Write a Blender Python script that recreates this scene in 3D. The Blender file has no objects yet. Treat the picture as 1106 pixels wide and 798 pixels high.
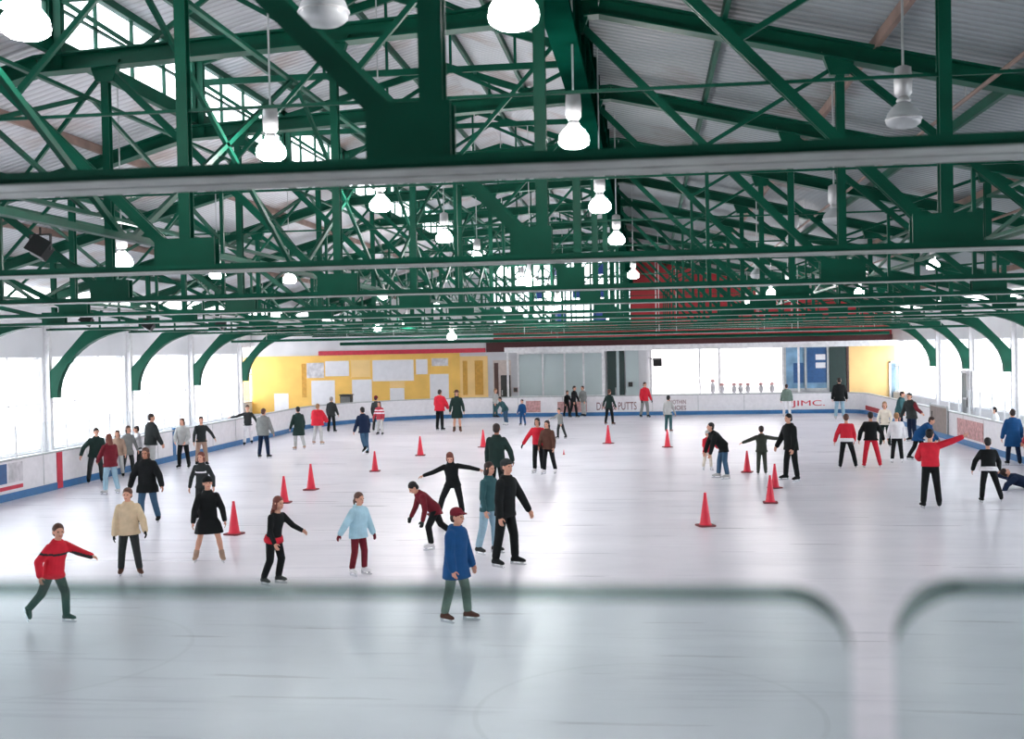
import bpy, bmesh, math, random
from mathutils import Vector, Matrix
random.seed(7)
S = bpy.context.scene
C = S.collection
PI = math.pi
R = math.radians

# ------------------------------------------------------------------ camera
FPX, CX, CY, EYE = 1200.0, 553.0, 399.0, 3.72
def cam_axes():
    yaw = math.atan(147 / FPX); pitch = math.atan(23 / FPX); roll = 0.020
    f = Vector((-math.sin(yaw) * math.cos(pitch), math.cos(yaw) * math.cos(pitch), -math.sin(pitch)))
    r = f.cross(Vector((0, 0, 1))).normalized()
    u = r.cross(f).normalized()
    r2 = r * math.cos(roll) - u * math.sin(roll)
    u2 = u * math.cos(roll) + r * math.sin(roll)
    return f, r2, u2
FW, RT, UP = cam_axes()
EYEV = Vector((0, 0, EYE))
def ray(px, py):
    return (FW * FPX + RT * (px - CX) + UP * (CY - py)).normalized()
def atY(px, py, Y):
    d = ray(px, py); return EYEV + d * (Y / d.y)
def atX(px, py, X):
    d = ray(px, py); return EYEV + d * (X / d.x)
def atZ(px, py, z=0.0):
    d = ray(px, py); return EYEV + d * ((z - EYE) / d.z)

cam = bpy.data.cameras.new('camera'); cam.sensor_width = 36; cam.lens = 36 * FPX / 1106
cam.clip_end = 400; cam.clip_start = 0.05
co = bpy.data.objects.new('camera', cam); C.objects.link(co)
co.matrix_world = Matrix(((RT.x, UP.x, -FW.x, 0), (RT.y, UP.y, -FW.y, 0), (RT.z, UP.z, -FW.z, EYE), (0, 0, 0, 1)))
cam.dof.use_dof = True; cam.dof.focus_distance = 26.0
cam.dof.aperture_fstop = (cam.lens / 1000) / 0.015
S.camera = co

# ------------------------------------------------------------------ materials
MATS = {}
def mat(name, col, rough=0.6, metal=0.0, var=0.12, scale=6.0, spec=0.5, bump=0.0):
    if name in MATS: return MATS[name]
    m = bpy.data.materials.new(name); m.use_nodes = True
    nt = m.node_tree; b = nt.nodes['Principled BSDF']
    tc = nt.nodes.new('ShaderNodeTexCoord'); nz = nt.nodes.new('ShaderNodeTexNoise')
    nz.inputs['Scale'].default_value = scale; nz.inputs['Detail'].default_value = 4
    nt.links.new(tc.outputs['Object'], nz.inputs['Vector'])
    rp = nt.nodes.new('ShaderNodeValToRGB')
    c0 = [max(0, c * (1 - var)) for c in col]; c1 = [min(1, c * (1 + var)) for c in col]
    rp.color_ramp.elements[0].position = .3; rp.color_ramp.elements[1].position = .7
    rp.color_ramp.elements[0].color = (*c0, 1); rp.color_ramp.elements[1].color = (*c1, 1)
    nt.links.new(nz.outputs['Fac'], rp.inputs['Fac'])
    nt.links.new(rp.outputs['Color'], b.inputs['Base Color'])
    b.inputs['Roughness'].default_value = rough; b.inputs['Metallic'].default_value = metal
    b.inputs['Specular IOR Level'].default_value = spec
    if bump:
        bp = nt.nodes.new('ShaderNodeBump'); bp.inputs['Strength'].default_value = bump
        nt.links.new(nz.outputs['Fac'], bp.inputs['Height']); nt.links.new(bp.outputs['Normal'], b.inputs['Normal'])
    MATS[name] = m
    return m
def srgb(r, g, b):
    def f(c):
        c /= 255.0
        return c / 12.92 if c <= .04045 else ((c + .055) / 1.055) ** 2.4
    return (f(r), f(g), f(b))
def emis(name, col, strength):
    m = bpy.data.materials.new(name); m.use_nodes = True
    nt = m.node_tree; nt.nodes.clear()
    o = nt.nodes.new('ShaderNodeOutputMaterial'); e = nt.nodes.new('ShaderNodeEmission')
    e.inputs['Color'].default_value = (*col, 1); e.inputs['Strength'].default_value = strength
    nt.links.new(e.outputs[0], o.inputs['Surface']); MATS[name] = m
    return m
def glass(name, tint, gloss=0.05, rough=0.05, diffuse=0.0, dcol=(.9, .9, .9)):
    m = bpy.data.materials.new(name); m.use_nodes = True
    nt = m.node_tree; nt.nodes.clear()
    o = nt.nodes.new('ShaderNodeOutputMaterial')
    t = nt.nodes.new('ShaderNodeBsdfTransparent'); t.inputs['Color'].default_value = (*tint, 1)
    g = nt.nodes.new('ShaderNodeBsdfGlossy'); g.inputs['Roughness'].default_value = rough
    mx = nt.nodes.new('ShaderNodeMixShader'); mx.inputs[0].default_value = gloss
    nt.links.new(t.outputs[0], mx.inputs[1]); nt.links.new(g.outputs[0], mx.inputs[2])
    last = mx
    if diffuse:
        d = nt.nodes.new('ShaderNodeBsdfDiffuse'); d.inputs['Color'].default_value = (*dcol, 1)
        m2 = nt.nodes.new('ShaderNodeMixShader'); m2.inputs[0].default_value = diffuse
        nt.links.new(mx.outputs[0], m2.inputs[1]); nt.links.new(d.outputs[0], m2.inputs[2]); last = m2
    nt.links.new(last.outputs[0], o.inputs['Surface']); MATS[name] = m
    return m

GREEN = mat('green_paint', (.001, .062, .035), .48, 0, .25, 1.5, .16)
ICE_SHEEN = mat('grey_ice_reflection', srgb(128, 138, 132), .45, 0, .3, 5)  # grey stands in for bright ice mirrored in the chord undersides
GREY_STEEL = mat('grey_steel', (.45, .47, .47), .4, .3)
WHITE = mat('white_paint', (.78, .77, .78), .5)
OFFWHITE = mat('off_white_panel', (.82, .80, .82), .45, 0, .05)
BLUE_KICK = mat('blue_kick', srgb(48, 112, 165), .4)
RED_PAINT = mat('red_paint', srgb(200, 40, 65), .45)
DRED = mat('dark_red_wall', srgb(165, 42, 48), .7, 0, .15, 1.0)
YELLOW = mat('yellow_paint', srgb(244, 196, 100), .6, 0, .10, .8)
YELLOWP = mat('pale_yellow_paint', srgb(246, 208, 140), .6, 0, .08, .8)
BLACK = mat('black_plastic', (.012, .014, .014), .5)
CONC = mat('pale_wall', (.62, .62, .64), .8, 0, .1, .7)
DARK = mat('dark_green_metal', (.01, .035, .03), .4)
BROWN = mat('brown_door', srgb(80, 52, 45), .5)
BRONZE = mat('dark_bronze', srgb(45, 45, 42), .5)
BLUEPANEL = mat('blue_panel', srgb(38, 88, 140), .4)
TEALG = mat('grey_green_panel', srgb(186, 200, 200), .35, 0, .05, .6)
RUBBER = mat('rubber_floor', (.16, .16, .17), .8)
PAPER = mat('paper_white', (.82, .81, .84), .7, 0, .04, 3)
PAPERG = mat('paper_grey', (.62, .60, .62), .7, 0, .25, 4)
PINK = mat('pink_print', srgb(196, 150, 148), .6, 0, .35, 8)
PINE = glass('clear_glass', (.97, .985, .985), .04)
FROST = glass('frosted_pane', (.93, .95, .97), .03, .2, .10)

def ice_mat():
    m = bpy.data.materials.new('ice'); m.use_nodes = True
    nt = m.node_tree; b = nt.nodes['Principled BSDF']; L = nt.links
    tc = nt.nodes.new('ShaderNodeTexCoord')
    mp = nt.nodes.new('ShaderNodeMapping'); mp.inputs['Scale'].default_value = (.5, 1.0, 1)
    L.new(tc.outputs['Object'], mp.inputs['Vector'])
    n1 = nt.nodes.new('ShaderNodeTexNoise'); n1.inputs['Scale'].default_value = .45; n1.inputs['Detail'].default_value = 6
    n1.inputs['Roughness'].default_value = .65
    L.new(mp.outputs[0], n1.inputs['Vector'])
    r1 = nt.nodes.new('ShaderNodeValToRGB')
    r1.color_ramp.elements[0].position = .33; r1.color_ramp.elements[0].color = (.76, .74, .80, 1)
    r1.color_ramp.elements[1].position = .62; r1.color_ramp.elements[1].color = (.87, .845, .905, 1)
    L.new(n1.outputs['Fac'], r1.inputs['Fac'])
    # skate scratches: stretched, warped noise
    mp2 = nt.nodes.new('ShaderNodeMapping'); mp2.inputs['Scale'].default_value = (.22, 3.2, 1); mp2.inputs['Rotation'].default_value = (0, 0, .15)
    L.new(tc.outputs['Object'], mp2.inputs['Vector'])
    n2 = nt.nodes.new('ShaderNodeTexNoise'); n2.inputs['Scale'].default_value = 1.6; n2.inputs['Detail'].default_value = 8
    n2.inputs['Distortion'].default_value = .8
    L.new(mp2.outputs[0], n2.inputs['Vector'])
    r2 = nt.nodes.new('ShaderNodeValToRGB')
    r2.color_ramp.elements[0].position = .56; r2.color_ramp.elements[0].color = (1, 1, 1, 1)
    r2.color_ramp.elements[1].position = .72; r2.color_ramp.elements[1].color = (.86, .86, .88, 1)
    L.new(n2.outputs['Fac'], r2.inputs['Fac'])
    mul = nt.nodes.new('ShaderNodeMixRGB'); mul.blend_type = 'MULTIPLY'; mul.inputs[0].default_value = 1
    L.new(r1.outputs[0], mul.inputs[1]); L.new(r2.outputs[0], mul.inputs[2])
    prev = mul
    # faint old circles frozen in the ice
    for (cxy, rad) in ((atZ(30, 705), 2.0), (atZ(700, 770), 1.75)):
        vs = nt.nodes.new('ShaderNodeVectorMath'); vs.operation = 'DISTANCE'
        vs.inputs[1].default_value = (cxy.x, cxy.y, 0); L.new(tc.outputs['Object'], vs.inputs[0])
        s1 = nt.nodes.new('ShaderNodeMath'); s1.operation = 'SUBTRACT'; s1.inputs[1].default_value = rad; L.new(vs.outputs['Value'], s1.inputs[0])
        s2 = nt.nodes.new('ShaderNodeMath'); s2.operation = 'ABSOLUTE'; L.new(s1.outputs[0], s2.inputs[0])
        s3 = nt.nodes.new('ShaderNodeMath'); s3.operation = 'LESS_THAN'; s3.inputs[1].default_value = .03; L.new(s2.outputs[0], s3.inputs[0])
        s4 = nt.nodes.new('ShaderNodeMath'); s4.operation = 'MULTIPLY'; s4.inputs[1].default_value = .16; L.new(s3.outputs[0], s4.inputs[0])
        mm = nt.nodes.new('ShaderNodeMixRGB'); mm.inputs[2].default_value = (.45, .47, .5, 1)
        L.new(s4.outputs[0], mm.inputs[0]); L.new(prev.outputs[0], mm.inputs[1]); prev = mm
    L.new(prev.outputs[0], b.inputs['Base Color'])
    n3 = nt.nodes.new('ShaderNodeTexNoise'); n3.inputs['Scale'].default_value = 1.2; n3.inputs['Detail'].default_value = 5
    L.new(mp2.outputs[0], n3.inputs['Vector'])
    mr = nt.nodes.new('ShaderNodeMapRange'); mr.inputs[3].default_value = .22; mr.inputs[4].default_value = .38
    L.new(n3.outputs['Fac'], mr.inputs[0]); L.new(mr.outputs[0], b.inputs['Roughness'])
    b.inputs['Specular IOR Level'].default_value = .16
    n4 = nt.nodes.new('ShaderNodeTexNoise'); n4.inputs['Scale'].default_value = 3.0; n4.inputs['Detail'].default_value = 6
    L.new(tc.outputs['Object'], n4.inputs['Vector'])
    bp = nt.nodes.new('ShaderNodeBump'); bp.inputs['Strength'].default_value = .06; bp.inputs['Distance'].default_value = .05
    L.new(n4.outputs['Fac'], bp.inputs['Height']); L.new(bp.outputs['Normal'], b.inputs['Normal'])
    return m
ICE = ice_mat()

def deck_mat(name, ca, cb):
    m = bpy.data.materials.new(name); m.use_nodes = True
    nt = m.node_tree; b = nt.nodes['Principled BSDF']; L = nt.links
    tc = nt.nodes.new('ShaderNodeTexCoord')
    w = nt.nodes.new('ShaderNodeTexWave'); w.bands_direction = 'Y'; w.inputs['Scale'].default_value = 1.6; w.inputs['Distortion'].default_value = 0
    L.new(tc.outputs['Object'], w.inputs['Vector'])
    n = nt.nodes.new('ShaderNodeTexNoise'); n.inputs['Scale'].default_value = .5; n.inputs['Detail'].default_value = 7
    L.new(tc.outputs['Object'], n.inputs['Vector'])
    r = nt.nodes.new('ShaderNodeValToRGB')
    r.color_ramp.elements[0].position = .30; r.color_ramp.elements[0].color = (*srgb(*ca), 1)
    r.color_ramp.elements[1].position = .45; r.color_ramp.elements[1].color = (*srgb(*cb), 1)
    L.new(n.outputs['Fac'], r.inputs['Fac']); 
    r2 = nt.nodes.new('ShaderNodeValToRGB')
    r2.color_ramp.elements[0].position = .0; r2.color_ramp.elements[0].color = (.72, .72, .72, 1)
    r2.color_ramp.elements[1].position = .25; r2.color_ramp.elements[1].color = (1, 1, 1, 1)
    L.new(w.outputs['Fac'], r2.inputs['Fac'])
    mul = nt.nodes.new('ShaderNodeMixRGB'); mul.blend_type = 'MULTIPLY'; mul.inputs[0].default_value = 1
    L.new(r.outputs[0], mul.inputs[1]); L.new(r2.outputs[0], mul.inputs[2]); L.new(mul.outputs[0], b.inputs['Base Color'])
    bp = nt.nodes.new('ShaderNodeBump'); bp.inputs['Strength'].default_value = .6; bp.inputs['Distance'].default_value = .05
    L.new(w.outputs['Fac'], bp.inputs['Height']); L.new(bp.outputs['Normal'], b.inputs['Normal'])
    b.inputs['Roughness'].default_value = .55
    return m
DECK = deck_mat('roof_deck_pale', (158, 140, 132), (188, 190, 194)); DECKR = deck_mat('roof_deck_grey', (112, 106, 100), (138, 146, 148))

# ------------------------------------------------------------------ mesh builder
class MB:
    def __init__(s): s.v = []; s.f = []
    def add(s, vs, fs):
        o = len(s.v); s.v += [tuple(v) for v in vs]; s.f += [tuple(i + o for i in f) for f in fs]; return s
    def box(s, c, d, M=None):
        hx, hy, hz = d[0] / 2, d[1] / 2, d[2] / 2
        vs = [Vector((x, y, z)) for x in (-hx, hx) for y in (-hy, hy) for z in (-hz, hz)]
        if M is not None: vs = [M @ v for v in vs]
        vs = [v + Vector(c) for v in vs]
        return s.add(vs, [(0, 1, 3, 2), (4, 6, 7, 5), (0, 4, 5, 1), (2, 3, 7, 6), (0, 2, 6, 4), (1, 5, 7, 3)])
    def mm(s, a, b):
        return s.box([(a[i] + b[i]) / 2 for i in range(3)], [abs(b[i] - a[i]) for i in range(3)])
    def bar(s, p, q, w, h, up=(0, 1, 0)):
        p, q = Vector(p), Vector(q); d = q - p; L = d.length
        if L < 1e-6: return s
        d.normalize(); up = Vector(up); x = d.cross(up)
        if x.length < 1e-4: x = d.cross(Vector((1, 0, 0)))
        x.normalize(); y = x.cross(d)
        M = Matrix((x, y, d)).transposed()
        return s.box((p + q) / 2, (w, h, L), M)
    def tube(s, p, q, r, r2=None, n=8):
        p, q = Vector(p), Vector(q); r2 = r if r2 is None else r2
        d = (q - p).normalized(); a = d.orthogonal().normalized(); b = d.cross(a)
        vs = []
        for (c, rr) in ((p, r), (q, r2)):
            for i in range(n):
                t = 2 * PI * i / n; vs.append(c + a * (rr * math.cos(t)) + b * (rr * math.sin(t)))
        fs = [(i, (i + 1) % n, n + (i + 1) % n, n + i) for i in range(n)] + [tuple(range(n - 1, -1, -1)), tuple(range(n, 2 * n))]
        return s.add(vs, fs)
    def ell(s, c, r, n=12, m=8, M=None):
        c = Vector(c); vs = []
        r = (r, r, r) if not hasattr(r, '__len__') else r
        def P(x, y, z):
            v = Vector((x * r[0], y * r[1], z * r[2]))
            return c + (M @ v if M is not None else v)
        vs.append(P(0, 0, -1))
        for j in range(1, m):
            ph = -PI / 2 + PI * j / m
            for i in range(n):
                t = 2 * PI * i / n; vs.append(P(math.cos(ph) * math.cos(t), math.cos(ph) * math.sin(t), math.sin(ph)))
        vs.append(P(0, 0, 1)); fs = []
        for i in range(n):
            fs.append((0, 1 + (i + 1) % n, 1 + i))
        for j in range(m - 2):
            for i in range(n):
                a = 1 + j * n + i; b = 1 + j * n + (i + 1) % n
                fs.append((a, b, b + n, a + n))
        k = 1 + (m - 2) * n
        for i in range(n): fs.append((k + i, k + (i + 1) % n, len(vs) - 1))
        return s.add(vs, fs)
    def cap(s, p, q, r, r2=None, n=10):
        r2 = r if r2 is None else r2
        s.ell(p, r, n, 6); s.ell(q, r2, n, 6); return s.tube(p, q, r, r2, n)
    def loft(s, rings, n=16):      # rings: (center, xaxis, yaxis, rx, ry)
        vs = []
        for (c, ax, ay, rx, ry) in rings:
            for i in range(n):
                t = 2 * PI * i / n; vs.append(Vector(c) + ax * (rx * math.cos(t)) + ay * (ry * math.sin(t)))
        fs = []
        for j in range(len(rings) - 1):
            for i in range(n):
                a = j * n + i; b = j * n + (i + 1) % n; fs.append((a, b, b + n, a + n))
        k = (len(rings) - 1) * n
        fs += [tuple(range(n - 1, -1, -1)), tuple(range(k, k + n))]
        return s.add(vs, fs)
    def lathe(s, prof, c=(0, 0, 0), n=16):
        X, Y = Vector((1, 0, 0)), Vector((0, 1, 0)); c = Vector(c)
        return s.loft([(c + Vector((0, 0, z)), X, Y, r, r) for (r, z) in prof], n)
    def prism(s, pts, off):        # planar polygon extruded by off
        n = len(pts); off = Vector(off); vs = [Vector(p) for p in pts] + [Vector(p) + off for p in pts]
        fs = [tuple(range(n - 1, -1, -1)), tuple(range(n, 2 * n))] + [(i, (i + 1) % n, n + (i + 1) % n, n + i) for i in range(n)]
        return s.add(vs, fs)
    def mesh(s, name, smooth=False):
        me = bpy.data.meshes.new(name); me.from_pydata(s.v, [], s.f); me.validate(); me.update()
        bm = bmesh.new(); bm.from_mesh(me); bmesh.ops.recalc_face_normals(bm, faces=bm.faces); bm.to_mesh(me); bm.free()
        if smooth:
            me.polygons.foreach_set('use_smooth', [True] * len(me.polygons))
        return me
    def build(s, name, m, parent=None, smooth=False):
        me = s.mesh(name, smooth); me.materials.append(m)
        return link(name, me, parent)
def link(name, me, parent=None):
    o = bpy.data.objects.new(name, me); C.objects.link(o)
    if parent is not None: o.parent = parent
    return o
def tag(o, label=None, cat=None, group=None, kind=None):
    if label: o['label'] = label
    if cat: o['category'] = cat
    if group: o['group'] = group
    if kind: o['kind'] = kind
    return o
def empty(name, loc, label=None, cat=None, group=None, rz=0):
    o = bpy.data.objects.new(name, None); C.objects.link(o); o.location = loc; o.rotation_euler = (0, 0, rz)
    o.empty_display_size = .2
    return tag(o, label, cat, group)
def struct(o): o['kind'] = 'structure'; return o
def fuse(mb, voxel, smooth=3):
    me = mb.mesh('tmp'); o = bpy.data.objects.new('tmp', me); C.objects.link(o)
    md = o.modifiers.new('r', 'REMESH'); md.mode = 'VOXEL'; md.voxel_size = voxel; md.use_smooth_shade = True
    if smooth:
        sm = o.modifiers.new('s', 'SMOOTH'); sm.factor = .5; sm.iterations = smooth
    dg = bpy.context.evaluated_depsgraph_get()
    out = bpy.data.meshes.new_from_object(o.evaluated_get(dg))
    bpy.data.objects.remove(o); bpy.data.meshes.remove(me)
    return out
def text_mesh(body, size, name, extrude=.004):
    cu = bpy.data.curves.new('t', 'FONT'); cu.body = body; cu.size = size; cu.extrude = extrude
    cu.align_x = 'CENTER'; cu.align_y = 'CENTER'
    o = bpy.data.objects.new('t', cu); C.objects.link(o)
    dg = bpy.context.evaluated_depsgraph_get()
    me = bpy.data.meshes.new_from_object(o.evaluated_get(dg)); me.name = name
    bpy.data.objects.remove(o)
    return me

# ------------------------------------------------------------------ main dimensions
XL, XR, YF = -16.6, 11.0, 59.6            # rink inner faces
WL, WR, WF = -18.0, 13.2, 62.6            # hall walls
TY = [5.0 + 5.3 * k for k in range(11)]   # trusses
HC = EYE + .80                            # underside of bottom chords
TOP = [(WL, EYE + 1.65), (-8.9, EYE + 4.2), (-.6, EYE + 4.6), (WR, EYE + 1.35)]
def top_z(x):
    for (a, b) in zip(TOP, TOP[1:]):
        if a[0] <= x <= b[0]:
            return a[1] + (b[1] - a[1]) * (x - a[0]) / (b[0] - a[0])
    return TOP[-1][1]
MX0, MXR, MX1 = -8.7, -4.7, -.9           # raised monitor: left wall, ridge, right wall
MZ0, MZR, MZ1 = EYE + 5.85, EYE + 6.9, EYE + 5.6
NEARY = -11.0
dz = .42
def roof_z(x):
    if MX0 < x < MXR: return MZ0 + (MZR - MZ0) * (x - MX0) / (MXR - MX0)
    if MXR <= x < MX1: return MZ1 + (MZR - MZ1) * (MX1 - x) / (MX1 - MXR)
    return top_z(x) + dz

# ------------------------------------------------------------------ ice, floor
def rink_path(r=8.5, n=10, y0=2.2):
    pts = [(XL, y0)]
    y = y0
    while y + 2.4 < YF - r: y += 2.4; pts.append((XL, y))
    for i in range(n + 1):
        a = PI - (PI / 2) * i / n; pts.append((XL + r + r * math.cos(a), YF - r + r * math.sin(a)))
    x = XL + r
    q = 1.5
    while x + 2.4 < XR - q: x += 2.4; pts.append((x, YF))
    for i in range(n + 1):
        a = PI / 2 - (PI / 2) * i / n; pts.append((XR - q + q * math.cos(a), YF - q + q * math.sin(a)))
    y = YF - q
    while y - 2.4 > y0: y -= 2.4; pts.append((XR, y))
    pts.append((XR, y0))
    return pts
PATH = rink_path()
mb = MB(); mb.prism([(x, y, -.06) for (x, y) in PATH], (0, 0, .06))
struct(mb.build('floor_ice', ICE))
mb = MB(); mb.mm((WL - .3, NEARY, -.16), (WR + .3, WF + .3, -.065)); struct(mb.build('floor', RUBBER))

# ------------------------------------------------------------------ dasher boards
def sweep(path, prof):                       # prof: list of (outward offset, z), closed
    n = len(path); k = len(prof); vs = []; fs = []
    for i, (x, y) in enumerate(path):
        a = Vector(path[max(0, i - 1)]); b = Vector(path[min(n - 1, i + 1)]); d = (b - a).normalized()
        nrm = Vector((-d.y, d.x))
        for (o, z) in prof: vs.append((x + nrm.x * o, y + nrm.y * o, z))
    for i in range(n - 1):
        for j in range(k):
            fs.append((i * k + j, i * k + (j + 1) % k, (i + 1) * k + (j + 1) % k, (i + 1) * k + j))
    fs += [tuple(range(k - 1, -1, -1)), tuple(range((n - 1) * k, n * k))]
    return vs, fs
boards = empty('rink_boards', (0, 0, 0), 'white dasher boards with a blue kick strip enclosing the ice', 'rink boards')
def bsweep(name, prof, m):
    mb = MB(); mb.add(*sweep(PATH, prof)); return mb.build(name, m, boards)
bsweep('panel', [(0, .2), (.12, .2), (.12, 1.04), (0, 1.04)], OFFWHITE)
bsweep('kick_strip', [(-.02, 0), (.12, 0), (.12, .2), (-.02, .2)], BLUE_KICK)
bsweep('top_rail', [(-.03, 1.04), (.15, 1.04), (.15, 1.09), (-.03, 1.09)], GREY_STEEL)
p = atX(64, 505, XL)
mb = MB(); mb.mm((XL - .0, p.y - .14, .02), (XL + .025, p.y + .14, 1.06)); mb.build('red_line_marker', RED_PAINT, boards)['label'] = 'red vertical line marker'
# thin seams between panels
mb = MB()
for y in [12 + 2.4 * k for k in range(14)]:
    mb.mm((XL, y - .012, .21), (XL + .006, y + .012, 1.03)); mb.mm((XR - .006, y - .012, .21), (XR, y + .012, 1.03))
for x in [-7 + 2.4 * k for k in range(7)]:
    mb.mm((x - .012, YF - .006, .21), (x + .012, YF, 1.03))
mb.build('panel_seam', GREY_STEEL, boards)
# glass above the side boards
gl = empty('rink_glass', (0, 0, 0), 'clear shielding panes on thin posts above the left side boards', 'rink glass')
y = 12.0
while y < 44:
    mb = MB(); mb.mm((XL - .10, y - .02, 1.09), (XL - .05, y + .02, 1.95)); mb.build('post', WHITE, gl)
    if y + 1.3 < 44:
        mb = MB(); mb.mm((XL - .082, y + .025, 1.10), (XL - .070, y + 1.275, 1.93)); mb.build('pane', PINE, gl)
    y += 1.3
gr = empty('rink_glass', (0, 0, 0), 'clear shielding panes on thin posts above the right side boards', 'rink glass')
y = 26.0
while y < 44:
    mb = MB(); mb.mm((XR + .05, y - .02, 1.09), (XR + .10, y + .02, 1.95)); mb.build('post', WHITE, gr)
    if y + 1.3 < 44:
        mb = MB(); mb.mm((XR + .070, y + .025, 1.10), (XR + .082, y + 1.275, 1.93)); mb.build('pane', PINE, gr)
    y += 1.3
# blue gate post on the left boards
p = atX(188, 478, XL)
mb = MB(); mb.mm((XL - .02, p.y - .1, .2), (XL + .03, p.y + .1, 1.16)); mb.build('gate_post', BLUE_KICK, boards)['label'] = 'blue gate post in the left boards'
# adverts on the boards
def ad(name, label, px0, py0, px1, py1, side, base, words=None, wm=None, extra=None):
    if side == 'far': a, b = atY(px0, py0, YF - .02), atY(px1, py1, YF - .02)
    elif side == 'left': a, b = atX(px0, py0, XL + .02), atX(px1, py1, XL + .02)
    else: a, b = atX(px0, py0, XR - .02), atX(px1, py1, XR - .02)
    c = (a + b) / 2; z0 = max(.23, min(a.z, b.z)); z1 = min(1.02, max(a.z, b.z))
    root = empty(name, (c.x, c.y, z0), label, 'advert', 'adverts on the rink boards')
    hw = (abs(a.x - b.x) if side == 'far' else abs(a.y - b.y)) / 2; h = z1 - z0
    mb = MB()
    if side == 'far': mb.mm((-hw, -.006, 0), (hw, .018, h))
    else: mb.mm((-.012, -hw, 0), (.012, hw, h))
    mb.build('sheet', base, root)
    if words:
        for k, w in enumerate(words):
            me = text_mesh(w, 1.0, 'lettering'); xs = [v.co.x for v in me.vertices]; ys = [v.co.y for v in me.vertices]
            rows = len(words); hh = h / rows * .72
            sx = (2 * hw * .9) / (max(xs) - min(xs)); sy = hh / (max(ys) - min(ys)); oy = (max(ys) + min(ys)) / 2; ox = (max(xs) + min(xs)) / 2
            zc = h * (1 - (k + .5) / rows)
            for v in me.vertices:
                X, Y, Z = (v.co.x - ox) * sx, (v.co.y - oy) * sy, v.co.z
                if side == 'far': v.co = (X, -.010 - Z, zc + Y)
                elif side == 'left': v.co = (.016 + Z, X, zc + Y)
                else: v.co = (-.016 - Z, -X, zc + Y)
            me.materials.append(wm); link('lettering', me, root)
    if extra: extra(root, hw, h)
    return root
ADRED = mat('advert_red', srgb(205, 40, 62), .5); ADBR = mat('advert_brown', srgb(120, 62, 66), .5)
ad('board_advert', 'white board advert with bold red letters JIMC under the blue window', 853, 431, 893, 447, 'far', OFFWHITE, ['JIMC.'], ADRED)
ad('board_advert', 'white board advert with brown lettering behind the skater in black at the far boards', 642, 433, 690, 444, 'far', PAPER, ['DIVE & PUTTS'], ADBR)
ad('board_advert', 'small two line brown advert left of the far grey boards centre', 722, 431, 742, 444, 'far', OFFWHITE, ['NOTHIN', 'SHOES'], ADBR)
ad('board_advert', 'pale pink printed board advert behind the child in blue', 568, 433, 584, 445, 'far', PINK)
ad('board_advert', 'pale pink printed board advert behind the three dark figures at the far boards', 602, 434, 634, 445, 'far', PINK)
def art(root, hw, h):
    for (y0, y1, m) in ((-hw * .95, -hw * .15, BLUEPANEL), (-hw * .05, hw * .9, PAPERG)):
        mb = MB(); mb.mm((.012, y0, h * .28), (.018, y1, h * .95)); mb.build('picture', m, root)
    mb = MB(); mb.mm((.012, -hw * .95, h * .05), (.018, hw * .9, h * .18)); mb.build('red_band', RED_PAINT, root)
ad('board_advert', 'framed advert with grey and blue pictures at the left end of the boards', -8, 499, 26, 527, 'left', OFFWHITE, extra=art)
ad('board_advert', 'patterned pinkish grey advert on the right hand boards', 1034, 451, 1062, 478, 'right', PINK)
ad('board_advert', 'dark red printed board advert under the yellow panel at right', 929, 436, 950, 452, 'right', DRED)
mb = MB(); a, b = atX(1006, 440, XR - .02), atX(1024, 470, XR - .02)
g = empty('boards_gate', (XR - .045, (a.y + b.y) / 2, 0.21), 'brownish grey gate panel in the right boards', 'gate')
hw = abs(a.y - b.y) / 2
mb.mm((-.02, -hw, .0), (.04, hw, .95)); mb.build('leaf', mat('gate_brown', srgb(140, 128, 122), .6), g)
mb = MB(); mb.mm((-.03, -hw - .06, 0), (.02, -hw, 1.05)); mb.mm((-.03, hw, 0), (.02, hw + .06, 1.05)); mb.mm((-.03, -hw, .95), (.02, hw, 1.02)); mb.build('frame', GREY_STEEL, g)
mb = MB(); mb.tube((-.05, hw * .7, .45), (-.05, hw * .7, .75), .015); mb.tube((-.05, hw * .7, .47), (-.0, hw * .7, .47), .012); mb.tube((-.05, hw * .7, .73), (0, hw * .7, .73), .012); mb.build('handle', BLACK, g)

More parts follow.
